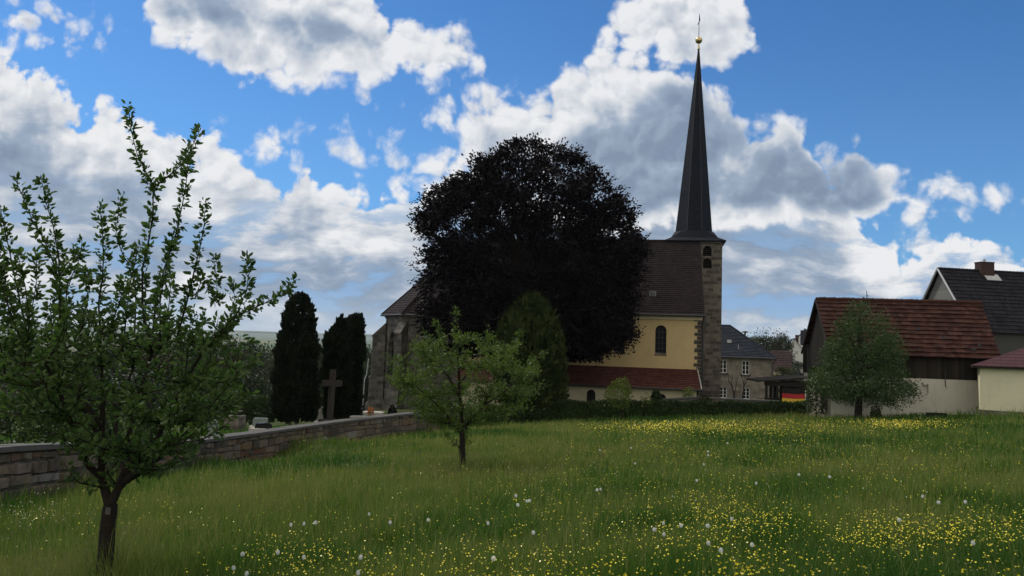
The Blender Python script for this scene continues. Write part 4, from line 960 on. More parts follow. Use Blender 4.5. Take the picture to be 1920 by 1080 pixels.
def build_lamp():
    Y = 60; b = at(1503, 770, Y); r = empty('street_lamp', b); tag(r, 'old lantern street lamp showing above the timber shelter roof', 'street lamp'); zt = at(1503, 699, Y)[2] - b[2]
    m_ = MB(); m_.tube([(0, 0, -.5), (0, 0, zt)], [.06, .045], 7); m_.tube([(-.35, 0, zt - .06), (.35, 0, zt - .06)], .03, 5); m_.build('pole', M['metal_dark'], r)
    m_ = MB(); m_.lathe([(.09, 0), (.19, .30)], (0, 0, zt), 6); m_.build('lantern_glass', M['lamp_glass'], r); m_ = MB(); m_.lathe([(.22, .30), (.12, .42), (.03, .48), (.03, .55)], (0, 0, zt), 6); m_.build('lantern_cap', M['metal_dark'], r)
build_lamp()
def build_siren():
    Y = 100; t = at(1397, 622, Y); b = np.array([t[0], t[1], gz(t[0], t[1])]); H = t[2] - b[2]; r = empty('siren', b); tag(r, 'mushroom shaped siren on a pole behind the blue grey hipped roof', 'siren')
    m_ = MB(); m_.tube([(0, 0, -.3), (0, 0, H - .05)], .06, 7); m_.build('pole', M['metal_dark'], r)
    m_ = MB(); m_.lathe([(.0, .12), (.2, .10), (.42, 0), (.48, -.10), (.44, -.12), (.12, -.10), (.12, -.45)], (0, 0, H), 14); m_.build('hood', M['metal_dark'], r, True)
build_siren()
def build_trough():
    b = at(1756, 787, 36.8); r = empty('trough', b, -.05); tag(r, 'low black trough on short feet in the grass before the whitewashed wall', 'trough')
    m_ = MB(); m_.box((0, 0, .16), (.84, .34, .03)); 
    for s in (-1, 1): m_.box((0, s * .16, .24), (.84, .03, .18)); m_.box((s * .42, 0, .24), (.03, .34, .18))
    m_.build('tub', M['granite_black'], r)
    for s in (-1, 1): m_ = MB(); m_.box((s * .36, 0, .03), (.07, .3, .24)); m_.build('foot', M['dark_wood'], r)
build_trough()

# ------------------------------------------------------------------ trees
def value_noise(x, y, sc, seed=0):
    g = np.random.default_rng(seed).random((257, 257)); X = x * sc + 91.3; Yy = y * sc + 47.7
    xi, yi = np.floor(X).astype(int), np.floor(Yy).astype(int); fx, fy = X - xi, Yy - yi; fx = fx * fx * (3 - 2 * fx); fy = fy * fy * (3 - 2 * fy); xi %= 256; yi %= 256
    return (g[xi, yi] * (1 - fx) + g[xi + 1, yi] * fx) * (1 - fy) + (g[xi, yi + 1] * (1 - fx) + g[xi + 1, yi + 1] * fx) * fy
def shape_points(rows, Y0, n, dr=1., lo=.3, hi=1., pw=.5):
    "random points in a crown of the given outline; returns points and outward directions"
    rows = sorted(rows); ys = np.array([r[0] for r in rows], float); Lp = np.array([r[1] for r in rows], float); Rp = np.array([r[2] for r in rows], float)
    g = np.linspace(ys[0], ys[-1], 200); w = (np.interp(g, ys, Rp) - np.interp(g, ys, Lp)) ** 1.5 + 1; py = RNG.choice(g, n, p=w / w.sum()) + RNG.uniform(-.5, .5, n) * (g[1] - g[0])
    l, r_ = np.interp(py, ys, Lp), np.interp(py, ys, Rp); hw = (r_ - l) / 2 * Y0 / FPX; c = (l + r_) / 2; ph = RNG.uniform(0, 2 * np.pi, n); rr = (lo + (hi - lo) * RNG.random(n)) ** pw if pw != 1 else lo + (hi - lo) * RNG.random(n)
    P = np.array([at(a, b, Y0) for a, b in zip(c, py)]); out = np.stack([np.cos(ph), np.sin(ph) * dr, np.zeros(n)], 1); P = P + out * (hw * rr)[:, None]
    up_ = np.interp(py, [ys[0], ys[-1]], [1., -.5]); out = unit(out * rr[:, None] + np.array([0, 0, 1.]) * up_[:, None] * .8); return P, out
def cluster_leaves(P, out, k, spread, L, droop=.0, wid=.5, up_bias=.3, fine=False, fold=.25):
    n = len(P); sp = np.array(spread); Q = (P[:, None, :] + RNG.normal(size=(n, k, 3)) * sp).reshape(-1, 3); o = np.repeat(out, k, 0)
    D = o * .9 + RNG.normal(size=(n * k, 3)) * .65 + np.array([0, 0, up_bias - droop]); rn = np.clip(np.repeat(RNG.random(n), k) * .5 + RNG.random(n * k) * .5, 0, 1)
    return leaf_arrays(Q, D, L * RNG.uniform(.7, 1.3, n * k), wid, fold, fine, rn)
def limb(mb, a, b, r0, r1, sag=.15, n=6, sides=6):
    a, b = np.array(a, float), np.array(b, float); d = np.linalg.norm(b - a); j = np.array([random.uniform(-1, 1), random.uniform(-1, 1), random.uniform(-.3, 1)]) * d * sag
    mb.tube([a + (b - a) * t + j * 4 * t * (1 - t) * .5 for t in np.linspace(0, 1, n)], np.linspace(r0, r1, n), sides)
def crown_tree(name, label, cat, base, Y0, rows, ncl, k, spread, L, leaf, barkm, trunk_r, trunk_top, nlimb=22, dr=1., lo=.25, droop=0., wid=.5, up_bias=.3, group=None, pw=.5, fine=False, holes=0.):
    b = at(*base, Y0); root = empty(name, b); tag(root, label, cat, group); t = MB(); tp = at(*trunk_top, Y0) - b
    pts = [np.array([0, 0, -.3]), np.array([0, 0, .1]), tp * .3 + np.array([trunk_r * .3, 0, 0]), tp * .65, tp]; t.tube(pts, [trunk_r * 1.5, trunk_r * 1.1, trunk_r * .9, trunk_r * .65, trunk_r * .25], 9)
    P, out = shape_points(rows, Y0, ncl, dr, lo, 1., pw)
    if holes:
        hn = value_noise(P[:, 0] * 1.1 + P[:, 1] * .35, P[:, 2] * 1.5 + P[:, 1] * .2, .75, 21) + .25 * np.clip((P[:, 2] - tp[2] - b[2]) / -12, 0, 1); kp = hn > holes; P, out = P[kp], out[kp]; ncl = len(P)
    idx = RNG.choice(ncl, min(nlimb, ncl), False)
    for i in idx:
        e = P[i] - b; s = np.clip((e[2] / tp[2]) * .55, .22, .95); limb(t, tp * s, e * .95, trunk_r * .42 * (1.1 - s * .6), trunk_r * .06, .18)
    t.build('trunk', M[barkm], root, True); V, F, rn = cluster_leaves(P - b, out, k, spread, L, droop, wid, up_bias, fine); mesh_np('crown', V, F, M[leaf], rn, root); return root

BEECH = [(264, 985, 1045), (275, 958, 1066), (290, 928, 1086), (310, 884, 1106), (330, 864, 1132), (350, 840, 1160), (370, 812, 1178), (395, 778, 1190), (430, 786, 1188), (450, 792, 1202), (470, 800, 1214), (500, 778, 1206),
         (530, 786, 1198), (560, 798, 1188), (590, 788, 1184), (620, 792, 1182), (640, 798, 1176), (655, 802, 1140), (664, 860, 1112)]
bt = crown_tree('copper_beech', 'huge nearly black copper beech with domed crown in front of the church', 'tree', (1000, 772), 53.5, BEECH, 2600, 62, (.34, .34, .20), .26, 'beech_leaf', 'dark_bark', .45, (1000, 420), 90, .62, .30, .25, .55, .1, holes=.46)
P, out = shape_points([(270, 975, 1050), (330, 870, 1128), (395, 782, 1182), (470, 800, 1205), (560, 792, 1182), (630, 792, 1172)], 53.5, 300, .64, .93, 1.0, 1.)
lo_ = np.array([at(px, py, 53. + random.uniform(-2, 1)) for px, py in [(random.uniform(1062, 1122), random.uniform(630, 672)) for _ in range(60)]]); P = np.concatenate([P, lo_]); out = np.concatenate([out, np.tile([0, -.3, -.6], (60, 1))])
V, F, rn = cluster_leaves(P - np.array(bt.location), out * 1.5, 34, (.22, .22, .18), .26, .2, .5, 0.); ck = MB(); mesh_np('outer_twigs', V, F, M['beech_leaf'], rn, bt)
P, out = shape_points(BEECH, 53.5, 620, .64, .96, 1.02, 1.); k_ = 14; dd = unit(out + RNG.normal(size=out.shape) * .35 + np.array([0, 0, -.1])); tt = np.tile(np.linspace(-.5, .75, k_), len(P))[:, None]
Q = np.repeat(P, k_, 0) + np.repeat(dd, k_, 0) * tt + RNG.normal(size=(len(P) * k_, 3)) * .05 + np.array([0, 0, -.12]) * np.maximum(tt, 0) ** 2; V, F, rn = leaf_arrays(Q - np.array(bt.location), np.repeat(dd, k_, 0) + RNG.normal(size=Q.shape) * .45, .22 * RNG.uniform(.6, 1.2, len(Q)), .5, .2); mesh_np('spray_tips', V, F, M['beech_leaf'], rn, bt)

def column(name, label, base, Y0, rows, n, leaf, L=.2, group=None, cat='tree', dr=1., trunks=((0, 0),), up_b=.9, lo=.72):
    b = at(*base, Y0); root = empty(name, b); tag(root, label, cat, group); t = MB(); H = at(base[0], min(r[0] for r in rows), Y0)[2] - b[2]
    for dx, dy in trunks: t.tube([(dx, dy, -.3), (dx, dy, .4), (dx * .6, dy, H * .7)], [.10, .09, .03], 7)
    t.build('trunk', M['pale_bark'], root, True); P, out = shape_points(rows, Y0, n, dr, lo, 1., 1.)
    lump = (value_noise(P[:, 0] * 1. + P[:, 1], P[:, 2] * .7, 2.1, 5) - .5) * .7 + (value_noise(P[:, 0] - P[:, 1] * .6, P[:, 2], 4.5, 6) - .5) * .5; P = P + out * np.array([1, 1, 0]) * (lump * .42)[:, None]
    D = out * .55 + np.array([0, 0, up_b]) + RNG.normal(size=(n, 3)) * .35; V, F, rn = leaf_arrays(P - b, D, L * RNG.uniform(.6, 1.4, n), .5, .15, False, np.clip(lump * 1.6 + .45 + RNG.normal(size=n) * .18, 0, 1)); mesh_np('crown', V, F, M[leaf], rn, root); return root  # leaf tint follows the lumps, painting shade into the hollows
column('columnar_thuja', 'tall dark column tree with twin tips standing alone left of the stone cross', (553, 799), 38, [(553, 556, 564), (557, 551, 578), (575, 541, 584), (600, 534, 588), (640, 525, 592), (680, 519, 592), (720, 516, 592), (765, 515, 591), (790, 524, 588)], 15000, 'cypress_leaf', .22, 'dark column trees', trunks=((-.2, -.3), (.15, -.35)))
column('columnar_thuja', 'broad dark column tree with forked top right of the stone cross', (655, 790), 43, [(592, 670, 674), (596, 655, 678), (610, 647, 683), (640, 641, 682), (700, 637, 679), (760, 636, 674), (786, 640, 668)], 12000, 'cypress_leaf', .22, 'dark column trees')
column('columnar_thuja', 'lower dark column tree with stepped side directly behind the stone cross', (632, 790), 41, [(595, 638, 643), (602, 633, 648), (616, 627, 656), (634, 612, 656), (660, 607, 655), (720, 607, 654), (786, 612, 650)], 11000, 'cypress_leaf', .22, 'dark column trees')
column('conifer', 'rounded yellow green conifer in front of the copper beech', (998, 772), 49, [(550, 988, 1004), (558, 975, 1016), (572, 962, 1030), (595, 945, 1044), (625, 934, 1054), (665, 929, 1060), (710, 930, 1062), (760, 936, 1062)], 17000, 'thuja_leaf', .27, lo=.6)

# apple trees: shoots traced one by one, each with its own depth
def shoot_tree(name, label, base, Y0, limbs, shoots, extra, leaf, L, per_m, barkm, trunk_r, leaf_parts=True, fine=True, clus=4, spread=.03, dt=1.15, de=.6):
    b = at(*base, Y0); root = empty(name, b); tag(root, label, 'tree'); t = MB(); SK = []
    def path(pts, y0, y1):
        n = len(pts); return [at(px, py, Y0 + y0 + (y1 - y0) * i / (n - 1)) - b for i, (px, py) in enumerate(pts)]
    for pts, y0, y1, r0, r1 in limbs:
        W = path(pts, y0, y1); t.tube(W, np.linspace(r0, r1, len(W)), 8); SK += [(p, r0 + (r1 - r0) * i / (len(W) - 1)) for i, p in enumerate(W)][1:]
    LP, LD = [], []
    def dress(W, r0, start=.0, dens=1.):
        W = [np.array(p) for p in W]; n = len(W); t.tube(W, np.linspace(r0, .0025, n), 5)
        for i in range(n - 1):
            d = W[i + 1] - W[i]; ln = np.linalg.norm(d); m_ = max(1, int(ln * per_m * dens))
            for q in range(m_):
                f = (i + random.random()) / (n - 1)
                if f < start and random.random() > .35: continue
                p = W[i] + d * random.random(); ax = d / (ln + 1e-9); side = np.cross(ax, np.random.default_rng(random.randrange(10 ** 9)).normal(size=3)); side /= np.linalg.norm(side)
                for _ in range(random.randint(2, clus)):
                    rv = np.array([random.gauss(0, 1) for _ in range(3)]); LP.append(p + side * .01 + rv * spread * .5); LD.append(ax * .5 + side * .8 + rv * .45)
    for pts, y0, y1, r0, st in shoots: dress(path(pts, y0, y1), r0, st, dt)
    for (tx, ty, dy) in extra:
        e = at(tx, ty, Y0 + dy) - b; c = sorted(SK, key=lambda s: np.linalg.norm(s[0] - e) + (1.5 if s[0][2] > e[2] else 0) + random.uniform(0, .5))[0]
        a = c[0]; mid = a + (e - a) * .5 + np.array([(e - a)[0] * .15, (e - a)[1] * .15, -abs(e[2] - a[2]) * .12]); dress([a, a + (mid - a) * .5, mid, mid + (e - mid) * .5 + np.array([0, 0, -.01]), e], min(c[1] * .5, .012 + .004 * random.random()), .15, de)
    t.build('trunk', M[barkm], root, True); P, D = np.array(LP), np.array(LD); V, F, rn = leaf_arrays(P, D, L * RNG.uniform(.5, 1.4, len(P)), .48, .3, fine); mesh_np('crown', V, F, M[leaf], rn, root); return root
A1L = [([(195, 1085), (197, 1060), (201, 1000), (206, 955), (208, 945)], 0, 0, .078, .066), ([(206, 950), (196, 915), (190, 895), (191, 850), (191, 800), (193, 740), (190, 690)], 0, .1, .05, .018), ([(188, 893), (165, 872), (148, 830), (128, 780), (110, 730), (85, 680)], 0, -.5, .035, .012),
       ([(208, 945), (222, 915), (238, 900), (243, 860), (240, 820), (262, 740), (285, 660)], 0, .2, .047, .016), ([(238, 902), (262, 880), (284, 842), (310, 790), (345, 720), (385, 650)], 0, -.4, .032, .011), ([(213, 932), (232, 880), (215, 830), (222, 760), (250, 690)], 0, .9, .03, .012), ([(240, 900), (275, 880), (330, 830), (390, 770), (440, 700)], 0, .6, .03, .01),
       ([(191, 830), (160, 770), (140, 700), (120, 640)], 0, .7, .025, .01), ([(191, 800), (150, 740), (90, 690), (40, 640)], .05, .2, .025, .01)]
A1S = [([(285, 660), (270, 600), (267, 567), (267, 504), (279, 450), (287, 400), (287, 350), (275, 325), (258, 292), (246, 246), (240, 196)], .2, .25, .013, .0), ([(287, 352), (317, 329), (346, 304), (362, 271), (377, 240)], .25, .1, .009, 0), ([(285, 640), (292, 567), (308, 504), (329, 442), (342, 383), (350, 337), (354, 271)], .2, -.1, .012, 0),
       ([(330, 640), (350, 567), (362, 517), (375, 462), (383, 421), (385, 375)], -.1, -.3, .011, 0), ([(365, 560), (380, 520), (408, 567), (406, 525), (400, 479)], -.2, -.2, .006, 0), ([(385, 650), (420, 615), (442, 592), (462, 546), (467, 512), (462, 479)], -.4, -.5, .01, 0), ([(385, 650), (437, 597), (483, 575), (525, 554), (558, 523)], -.4, -.2, .009, .1),
       ([(250, 690), (255, 560), (250, 504), (233, 483), (217, 442), (221, 408), (229, 365)], .9, .6, .01, 0), ([(190, 690), (185, 567), (192, 525), (194, 483), (192, 429), (187, 387)], .1, 0, .011, 0), ([(120, 640), (125, 546), (137, 512), (150, 483), (154, 450)], .7, .5, .008, 0), ([(110, 700), (112, 587), (112, 546), (110, 483), (100, 425), (87, 383), (77, 333)], -.3, -.3, .011, 0),
       ([(110, 525), (100, 492), (83, 450), (62, 417), (46, 375), (27, 333)], -.3, -.5, .008, 0), ([(60, 660), (42, 587), (29, 525), (17, 467), (8, 425), (0, 387)], .1, -.2, .01, 0), ([(40, 640), (10, 560), (-10, 490), (-20, 420)], .2, .3, .01, 0), ([(60, 690), (60, 580), (70, 520), (66, 470)], .2, .5, .007, 0), ([(200, 640), (226, 560), (235, 520)], 0, -.6, .007, 0),
       ([(310, 640), (318, 560), (322, 520)], .3, .7, .007, 0), ([(150, 640), (165, 560), (160, 500)], .3, -.6, .007, 0), ([(420, 640), (440, 560), (436, 530)], .5, .6, .006, 0)]
A1S += [([(30, 690), (20, 600), (5, 520), (-8, 450)], .2, .4, .009, 0), ([(45, 690), (55, 600), (48, 540), (32, 470)], .1, -.4, .009, 0), ([(100, 660), (95, 580), (122, 500), (148, 470)], -.2, .5, .008, 0), ([(10, 700), (-8, 600), (-25, 480)], .2, -.3, .009, 0), ([(230, 660), (238, 580), (246, 520), (262, 455)], .4, .7, .009, 0), ([(300, 640), (300, 560), (312, 500), (322, 455)], -.1, -.5, .009, 0)]
ex = []
while len(ex) < 200:
    px, py = random.uniform(-40, 490), random.uniform(560, 850)
    if ((px - 225) / 265) ** 2 + ((py - 690) / (165 if py > 690 else 140)) ** 2 < 1 and not (py > 800 and px < 100): ex.append((px, py, random.uniform(-1.0, 1.1)))
ex += [(random.uniform(110, 400), random.uniform(790, 870), random.uniform(-.8, .7)) for _ in range(16)]
shoot_tree('apple_tree', 'foreground apple tree with forked dark trunk and tall leafy upright shoots', (195, 1082), 7.5, A1L, A1S, ex, 'apple_leaf', .060, 58, 'apple_bark', .085)
A2L = [([(868, 880), (867, 845), (866, 805), (864, 770), (862, 735), (860, 690), (858, 640)], 0, 0, .085, .02), ([(866, 808), (882, 788), (903, 766), (916, 744), (930, 700)], 0, -.3, .05, .014), ([(866, 812), (850, 795), (830, 770), (805, 745), (775, 720)], 0, -.5, .035, .01), ([(862, 745), (840, 705), (815, 680), (790, 660)], 0, .5, .03, .01), ([(861, 720), (885, 690), (900, 660), (912, 635)], 0, .6, .025, .01), ([(905, 762), (945, 735), (985, 700)], -.2, -.1, .025, .008)]
A2S = [([(858, 640), (852, 610), (853, 580)], 0, 0, .012, 0), ([(845, 680), (830, 635), (814, 598)], .3, .2, .01, 0), ([(815, 680), (812, 640), (789, 619)], .5, .3, .01, 0), ([(905, 655), (913, 630), (917, 614)], .6, .6, .01, 0), ([(800, 700), (796, 665), (793, 637)], -.2, -.3, .01, 0), ([(790, 690), (755, 680), (722, 664)], -.4, -.6, .012, .1), ([(940, 690), (960, 650), (977, 620)], -.2, -.2, .01, 0), ([(970, 710), (1000, 680), (1025, 658)], -.1, 0, .01, 0), ([(975, 715), (995, 708), (1010, 700)], -.1, .3, .008, 0), ([(775, 720), (755, 720), (738, 712)], -.5, -.4, .008, 0)]
ex = []
while len(ex) < 180:
    px, py = random.uniform(722, 1022), random.uniform(600, 805)
    if ((px - 872) / 152) ** 2 + ((py - 708) / 90) ** 2 < 1: ex.append((px, py, random.uniform(-1.5, 1.5)))
shoot_tree('apple_tree', 'smaller spreading apple tree in mid meadow before the conifer', (868, 882), 18.1, A2L, A2S, ex, 'apple_leaf_fresh', .075, 34, 'apple_bark', .085, fine=False, clus=5, spread=.07, dt=1.4, de=.9)

PEAR = [(560, 1610, 1620), (575, 1598, 1634), (590, 1584, 1648), (612, 1574, 1664), (640, 1558, 1684), (670, 1546, 1694), (700, 1530, 1702), (722, 1517, 1714), (738, 1535, 1714), (754, 1575, 1684)]
crown_tree('pear_tree', 'grey green bushy fruit tree with conical crown in front of the red tiled barn', 'tree', (1609, 784), 37.5, PEAR, 520, 38, (.20, .20, .15), .12, 'pear_leaf', 'dark_bark', .17, (1612, 590), 40, .9, .15, .1, .5, .1)

def hedge():
    K = [(918, 797, 768, 46.5), (940, 795, 765, 46.8), (1050, 788, 757, 47.5), (1180, 785, 756, 47.8), (1300, 781, 759, 47), (1400, 780, 760, 46), (1500, 779, 760, 44.5), (1570, 779, 756, 43.2), (1582, 779, 760, 43)]
    B = np.array([at(a, b, Y) for a, b, t, Y in K]); T = np.array([at(a, t, Y) for a, b, t, Y in K]); o = B[4].copy(); n = 26000
    root = empty('hedge', o); tag(root, 'long clipped dark green hedge along the far edge of the meadow', 'hedge')
    S = np.concatenate([[0], np.cumsum(np.linalg.norm(np.diff(B[:, :2], axis=0), axis=1))]); s = RNG.uniform(0, S[-1], n); f = RNG.random(n)
    b = np.stack([np.interp(s, S, B[:, i]) for i in range(3)], 1); h = np.interp(s, S, T[:, 2]) - b[:, 2]; h *= .9 + .22 * value_noise(s, s * 0, 1.1, 3)
    side = RNG.choice([0, 1, 2], n, p=[.5, .42, .08]); dep = np.where(side == 0, RNG.normal(0, .09, n), np.where(side == 1, RNG.uniform(0, 1.1, n), 1.1 + RNG.normal(0, .08, n))); zz = np.where(side == 1, h + RNG.normal(0, .05, n), f * h)
    dep += .18 * (value_noise(s, zz, 1.6, 9) - .5) + np.where(side == 0, .25 * (zz / (h + .01)) ** 2, 0); P = b + np.stack([0 * s, dep, zz], 1); out = np.where((side == 1)[:, None], [0, 0, 1.], np.where((side == 0)[:, None], [0, -1., .2], [0, 1., .2]))
    V, F, rn = leaf_arrays(P - o, out * .6 + RNG.normal(size=(n, 3)) * .6, .13 * RNG.uniform(.6, 1.4, n), .55, .3); mesh_np('foliage', V, F, M['hedge_leaf'], rn, root)
hedge()
def bush(label, rows, Y, n, L, leaf, name='bush', base=None, cat='bush', group=None, lo=.4, stem=.02, up_b=.3):
    py = max(r[0] for r in rows); r = [q for q in rows if q[0] == py][0]; bp = base or ((r[1] + r[2]) / 2, py); b = at(*bp, Y); root = empty(name, b); tag(root, label, cat, group)
    P, out = shape_points(rows, Y, n, .9, lo, 1.); V, F, rn = leaf_arrays(P - b, out * .7 + RNG.normal(size=(n, 3)) * .6 + [0, 0, up_b], L * RNG.uniform(.6, 1.4, n), .5, .3); mesh_np('foliage', V, F, M[leaf], rn, root)
    t = MB(); tp = at((rows[0][1] + rows[0][2]) / 2, rows[0][0], Y) - b
    t.tube([(0, 0, -.2), tp * .4, tp * .9], [stem, stem * .7, stem * .2], 6)
    for i in RNG.choice(n, 14, False): limb(t, tp * random.uniform(.15, .5), (P[i] - b) * .95, stem * .4, .003, .1, 4, 5)
    t.build('stem', M['apple_bark'], root, True); return root
bush('young yellow green sapling on a thin stem before the church side aisle', [(706, 1170, 1174), (716, 1150, 1178), (728, 1138, 1184), (742, 1132, 1186), (754, 1138, 1182), (764, 1152, 1176)], 44, 1500, .12, 'sapling_leaf', 'sapling', (1165, 801), 'sapling', None, .1, .022)
bush('thin nearly bare sapling beside the yellow green one', [(735, 1205, 1216), (744, 1200, 1222), (756, 1200, 1222), (766, 1206, 1216)], 45, 110, .12, 'sapling_leaf', 'sapling', (1211, 785), 'sapling', None, .1, .018)
bush('small dark egg shaped bush before the arched aisle window', [(733, 1227, 1233), (739, 1223, 1238), (748, 1221, 1240), (760, 1224, 1239)], 50, 1600, .12, 'hedge_leaf')
bush('loose pale green shrub at the right end of the church aisle', [(728, 1284, 1298), (736, 1278, 1302), (744, 1280, 1300), (752, 1285, 1296)], 53, 260, .13, 'sapling_leaf', lo=.1)
bush('straggly olive tuft on the low wall below the tower', [(742, 1318, 1322), (748, 1308, 1332), (756, 1302, 1340), (762, 1304, 1338)], 51.6, 420, .14, 'valley_leaf_olive', lo=.1, up_b=1.)
bush('leafy green shrub at the hedge end behind the small apple tree trunk', [(752, 880, 905), (765, 868, 922), (780, 866, 928), (798, 872, 924)], 44, 1900, .13, 'apple_leaf')
bush('dark shrub below the left side of the small apple tree', [(735, 795, 830), (755, 780, 850), (775, 782, 856), (795, 800, 852)], 46, 1700, .15, 'hedge_leaf')
bush('made-up dark shrub covering the pale left corner of the barn beside the flag', [(690, 1522, 1534), (705, 1516, 1544), (730, 1514, 1546), (760, 1516, 1545), (775, 1518, 1544)], 40.5, 1500, .13, 'hedge_leaf')  # added to cover the pale gable so this corner reads dark
bush('small weedy shrub at the foot of the fruit tree by the barn', [(762, 1640, 1646), (772, 1634, 1650), (784, 1634, 1650)], 37.6, 420, .10, 'hedge_leaf')
bush('small dark conical shrub at the foot of the church buttress', [(760, 734, 737), (768, 731, 741), (778, 728, 744)], 47, 600, .12, 'cypress_leaf')
bush('orange flowering plant on the pale grave kerb', [(766, 692, 698), (772, 690, 700), (778, 692, 698)], 46, 160, .12, 'flower_leaf') if 'flower_leaf' in M else None
bush('dark shrub left of the lone column tree in the cemetery', [(745, 448, 500), (760, 440, 516), (780, 440, 518), (790, 445, 512)], 44, 2600, .2, 'hedge_leaf')
bush('dark shrub directly behind the wall at the far left edge', [(752, -30, 40), (775, -60, 90), (800, -60, 110), (826, -50, 100)], 21, 2600, .13, 'hedge_leaf')
bush('dark shrub behind the wall and the trunk of the foreground apple', [(765, 150, 260), (785, 120, 300), (805, 120, 310), (822, 140, 300)], 26, 2600, .14, 'hedge_leaf')
bush('dark shrub above the slanting gravestone in the cemetery', [(728, 330, 420), (750, 310, 440), (775, 310, 440), (790, 330, 425)], 38, 2600, .18, 'hedge_leaf')
bush('olive shrub between the column trees in the cemetery', [(742, 590, 606), (752, 586, 612), (764, 586, 612)], 50, 900, .18, 'valley_leaf_olive')
def bare_climber(label, lines, Y):
    b = at(*lines[0][0], Y); root = empty('climbing_tree', b); tag(root, label, 'climber', 'trained bare trees on the sandstone house'); t = MB()
    for ln in lines: t.tube([at(px, py, Y) - b for px, py in ln], np.linspace(.09 if ln is lines[0] else .05, .02, len(ln)), 5)
    t.build('branches', M['apple_bark'], root)
bare_climber('bare trained tree climbing the sandstone wall left of the middle window', [[(1377, 748), (1376, 738), (1373, 726), (1366, 714), (1365, 700)], [(1377, 742), (1380, 722), (1383, 708)], [(1374, 728), (1371, 716), (1374, 702)]], 86.8)
bare_climber('bare forked tree climbing the sandstone wall below the middle window', [[(1392, 750), (1394, 732), (1395, 722), (1392, 708), (1386, 698)], [(1395, 724), (1402, 711), (1407, 702)], [(1395, 722), (1397, 704)]], 86.8)

# trees down in the valley and behind the village
def proto_tree(name, leaf, n, seed, slim=1., gap=.55, hgt=1., bare=False):
    rg = np.random.default_rng(seed); root = bpy.data.objects.new(name, None); link(root); t = MB(); t.tube([(0, 0, -.05), (0, 0, .25), (.01, 0, .6), (0, .01, .85)], [.03, .022, .015, .004], 7); ncl = 70; th = rg.uniform(0, 2 * np.pi, ncl); h = rg.uniform(.18, .97, ncl); prof = np.interp(h, [.15, .3, .5, .7, .9, 1.], [.6, .95, 1., .85, .5, .1]) * .34 * slim
    rr = prof * np.sqrt(rg.uniform(.25, 1, ncl)); C = np.stack([rr * np.cos(th), rr * np.sin(th), h], 1)
    for i in range(26): limb(t, (0, 0, max(.15, h[i] * .6)), C[i], .008, .0015, .15, 5, 5)
    if bare:
        for i in range(26, 70): limb(t, C[i % 26] * .7 + np.array([0, 0, h[i % 26] * .2]), C[i], .004, .001, .2, 4, 4)
    t.build('trunk', M['dark_bark'], root, True); k = n // ncl; Q = (C[:, None, :] + rg.normal(size=(ncl, k, 3)) * np.array([.055, .055, .035]) * (1 + .5 * (rg.random((ncl, 1, 1))))).reshape(-1, 3); D = np.repeat(unit(C - [0, 0, .4]), k, 0) * .6 + rg.normal(size=Q.shape) * .7; V, F, rn = leaf_arrays(Q, D, .034 * rg.uniform(.6, 1.4, len(Q)), .6, .3, False, np.clip(np.repeat(rg.random(ncl), k) * .55 + rg.random(len(Q)) * .45, 0, 1)); mesh_np('crown', V, F, M[leaf], rn, root); return root
PT = [proto_tree('broadleaf_tree', 'valley_leaf', 5600, 1), proto_tree('broadleaf_tree', 'valley_leaf_olive', 5200, 2), proto_tree('broadleaf_tree', 'wood_leaf', 5600, 3, .8), proto_tree('bare_tree', 'valley_leaf_olive', 420, 4, .9, bare=True)]
used = [False] * 4
def put_tree(k, px, ptop, Y, wpx, label, cat='tree', group=None):
    x = at(px, ptop, Y); g = gz(x[0], x[1]); H = max(2., x[2] - g)
    o = PT[k] if not used[k] else copy_tree(PT[k]); used[k] = True; o.location = (x[0], x[1], g); s = wpx * Y / FPX / (.70 if k < 2 else .58); o.scale = (s, s, H); o.rotation_euler = (0, 0, random.uniform(0, 6.28)); tag(o, label, cat, group); return o
VG = 'trees in the valley beyond the cemetery'
VT = [(20, 668, 70, 130, 0), (95, 652, 92, 110, 1), (150, 660, 78, 130, 2), (228, 640, 98, 130, 0), (300, 655, 84, 120, 1), (352, 636, 110, 110, 2), (405, 652, 95, 110, 0), (446, 662, 82, 90, 1), (470, 646, 125, 90, 2), (503, 655, 140, 80, 0), (530, 663, 112, 80, 1), (598, 657, 118, 60, 1), (607, 700, 80, 50, 0), (690, 652, 150, 50, 0), (686, 690, 95, 36, 2), (-60, 660, 75, 140, 2), (60, 700, 58, 120, 1), (170, 705, 56, 130, 0), (270, 700, 60, 120, 2), (380, 705, 58, 120, 1), (468, 700, 64, 90, 0), (30, 640, 150, 90, 2), (270, 636, 160, 100, 1), (420, 640, 170, 90, 0)]
kind = ['mid green', 'olive green', 'dark green']
for i, (px, pt, Y, w, k) in enumerate(VT):
    near = 'near the cemetery edge' if Y < 70 else 'on the valley slope' if Y < 115 else 'deep in the valley'
    where = 'at the far left' if px < 60 else 'behind the left of the foreground apple' if px < 200 else 'behind the middle of the foreground apple' if px < 330 else 'behind the right of the foreground apple' if px < 440 else 'left of the lone column tree' if px < 540 else 'between the column trees' if px < 640 else 'between column trees and church'
    put_tree(k, px, pt, Y, w, f'{kind[k]} broadleaf tree {near} {where}', group=VG)
put_tree(3, 205, 585, 95, 60, 'bare twiggy tree top rising behind the foreground apple tree')
RG = 'trees on the slope behind the sandstone house'
put_tree(3, 1432, 613, 140, 48, 'tallest half bare tree on the slope right of the siren', group=RG); put_tree(3, 1462, 614, 135, 44, 'half bare tree right of the tallest one on the slope', group=RG); put_tree(3, 1412, 626, 132, 34, 'half bare tree nearest the siren', group=RG)
